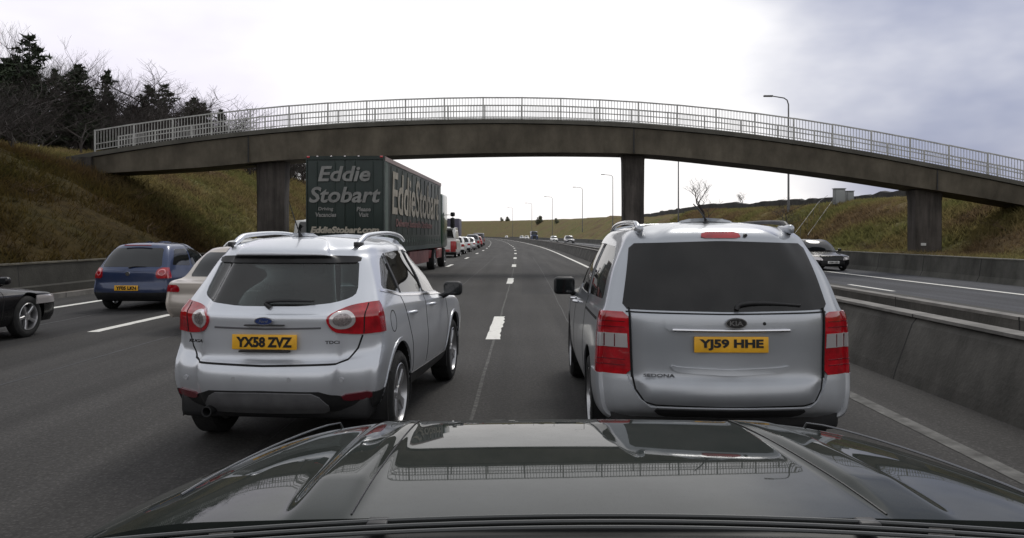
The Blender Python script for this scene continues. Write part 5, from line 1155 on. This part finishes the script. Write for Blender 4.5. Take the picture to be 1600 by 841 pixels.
# ------------------------------------------------------------------ our own car: bonnet, wings and scuttle
me_ = empty('camera_car', (0, 0, 0), label='glossy dark ridged bonnet of the camera car along the bottom edge', cat='car')
M_BON = mat('bonnet_dark_paint', (.022, .027, .025), .018, coat=.0, spec=.24, ior=1.30)
XC = .19
def dusty(m):
    "a thin film of dust and dried water spots"
    t = m.node_tree; b = t.nodes['Principled BSDF']; out = [n for n in t.nodes if n.type == 'OUTPUT_MATERIAL'][0]
    tc = nd(t, 'ShaderNodeTexCoord'); n = nd(t, 'ShaderNodeTexNoise'); n.inputs['Scale'].default_value = 5; n.inputs['Detail'].default_value = 8; n.inputs['Roughness'].default_value = .7; t.links.new(tc.outputs['Object'], n.inputs['Vector'])
    v = nd(t, 'ShaderNodeTexVoronoi'); v.inputs['Scale'].default_value = 90; t.links.new(tc.outputs['Object'], v.inputs['Vector'])
    a = nd(t, 'ShaderNodeMapRange'); t.links.new(n.outputs[0], a.inputs[0]); a.inputs[1].default_value = .35; a.inputs[2].default_value = .7; a.inputs[3].default_value = .03; a.inputs[4].default_value = .20
    c_ = nd(t, 'ShaderNodeMapRange'); t.links.new(v.outputs['Distance'], c_.inputs[0]); c_.inputs[1].default_value = .10; c_.inputs[2].default_value = .22; c_.inputs[3].default_value = .14; c_.inputs[4].default_value = 0
    ad = nd(t, 'ShaderNodeMath', operation='ADD'); t.links.new(a.outputs[0], ad.inputs[0]); t.links.new(c_.outputs[0], ad.inputs[1])
    df = nd(t, 'ShaderNodeBsdfDiffuse'); df.inputs[0].default_value = (.085, .083, .078, 1)
    mx = nd(t, 'ShaderNodeMixShader'); t.links.new(ad.outputs[0], mx.inputs[0]); t.links.new(b.outputs[0], mx.inputs[1]); t.links.new(df.outputs[0], mx.inputs[2]); t.links.new(mx.outputs[0], out.inputs[0])
dusty(M_BON)
ph = np.array([1.20, 1.42, 1.78, 2.0, 2.30, 2.47, 2.53, 2.565, 2.59]); slope = np.array([1.5, 2.2, 3.3, 4.1, 5.3, 8, 22, 52, 80])
def bonz(x, y):
    # integrate slope backwards from z(1.42)=1.128
    ys_ = np.linspace(1.42, max(1.42, y), 40) if y >= 1.42 else np.linspace(y, 1.42, 10)
    sl = np.tan(np.radians(np.interp(ys_, ph, slope))); a = np.trapezoid(sl, ys_) if hasattr(np, 'trapezoid') else np.trapz(sl, ys_)
    z = 1.128-a if y >= 1.42 else 1.128+a
    t = abs(x-XC)
    z -= .018*(t/.95)**2+.05*max(0, (t-.72)/.3)**2
    rc = .535; fade = min(1, max(0, (2.56-y)/.5))**.7
    fade *= min(1, max(0, (y-1.40)/.22))**.8; z += .020*fade*(1/(1+math.exp(-(t-rc+.055)/.006))-1/(1+math.exp(-(t-rc-.055)/.006)))
    return z
def yfront(x): t = abs(x-XC); return 2.59-.05*(t/.9)**2-.42*max(0, (t-.55)/.45)**1.8
xs = np.concatenate([np.linspace(-.96, -.62, 22), np.linspace(-.615, -.45, 40), np.linspace(-.44, .44, 45), np.linspace(.45, .615, 40), np.linspace(.62, .96, 22)])+XC
tt = np.concatenate([np.linspace(0, .8, 40), np.linspace(.81, 1, 40)])
v = []; f = []
for x in xs:
    yf = yfront(x)
    for t in tt:
        y = 1.40+(yf-1.40)*t; yy = 1.40+(2.59-1.40)*t
        v.append((x, y, bonz(x, yy)))
nn = len(tt)
for i in range(len(xs)-1):
    for j in range(nn-1): f.append((i*nn+j, (i+1)*nn+j, (i+1)*nn+j+1, i*nn+j+1))
me = mesh('bonnet', v, f, 60); o = link('bonnet', solid(me, .012), M_BON, me_)
shade(o.data, 60)
# wings and nose dropping from the bonnet edge
def wing(sx):
    v = []; f = []
    for j in range(nn):
        i = 0 if sx < 0 else len(xs)-1; p = Vector(v0[i*nn+j]); 
        for dx, dz in ((.006, -.004), (.03, -.012), (.055, -.05), (.065, -.14), (.07, -.32), (.05, -.55)): v.append((p.x+sx*dx, p.y+.0, p.z+dz))
    for j in range(nn-1): f += [(j*6+k, j*6+k+1, j*6+7+k, j*6+6+k) for k in range(5)]
    return MB().add(v, f)
v0 = v
for sx in (-1, 1): wing(sx).build('front_wing', M_BON, me_, smooth=60)
v = []; f = []
for i in range(len(xs)):
    p = Vector(v0[i*nn+nn-1])
    for dy, dz in ((.006, -.008), (.03, -.05), (.05, -.2), (.09, -.35), (.09, -.65)): v.append((p.x, p.y+dy, p.z+dz))
    if i: f += [((i-1)*5+k, (i-1)*5+k+1, i*5+k+1, i*5+k) for k in range(4)]
MB().add(v, f).build('front_fascia', M_BON, me_, smooth=60)
# crease lines near the outer edges
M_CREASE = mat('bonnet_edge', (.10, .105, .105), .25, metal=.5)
for sx in (-1, 1):
    pts = []
    for k in range(12):
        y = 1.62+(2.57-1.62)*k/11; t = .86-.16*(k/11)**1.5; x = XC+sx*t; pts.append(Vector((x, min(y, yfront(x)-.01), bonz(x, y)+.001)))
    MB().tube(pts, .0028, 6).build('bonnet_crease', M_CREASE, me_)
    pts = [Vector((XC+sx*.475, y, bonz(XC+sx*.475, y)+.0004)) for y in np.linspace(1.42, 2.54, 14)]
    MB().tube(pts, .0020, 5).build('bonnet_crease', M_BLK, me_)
# scuttle grille under the windscreen
zc = 1.128
for k, (y, dz) in enumerate(((1.395, .004), (1.372, .002), (1.349, 0))):
    pts = [Vector((XC-.02+x, y-.10*(x/.9)**2, zc+dz-.012*(x/.9)**2)) for x in np.linspace(-.86, .86, 24)]
    MB().tube(pts, .0035, 6).build('scuttle_slat', mat('scuttle_edge', (.055, .058, .058), .4), me_)
v = []; f = []
for i, x in enumerate(np.linspace(-.95, .95, 24)):
    o_ = -.10*(x/.9)**2; v += [(XC+x, 1.402+o_, zc-.02), (XC+x, 1.34+o_, zc-.026), (XC+x, 1.10+o_, zc-.02), (XC+x, 1.10+o_, zc-.06), (XC+x, 1.402+o_, zc-.06)]
    if i: f += [((i-1)*5+k, (i-1)*5+(k+1) % 5, i*5+(k+1) % 5, i*5+k) for k in range(5)]
MB().add(v, f).build('scuttle', M_BLACKP, me_)
for x in (-.42, .42): MB().rbox((XC+x-.018, 1.355, zc-.01), (XC+x+.018, 1.39, zc+.004), .004).build('washer_jet', M_BLACKP, me_)
put_wheels(me_, .36, .24, 1.0, (1.75,), m=M_RIM)
for o in [q for q in me_.children if q.name.startswith('wheel')]: o.location.x += XC;
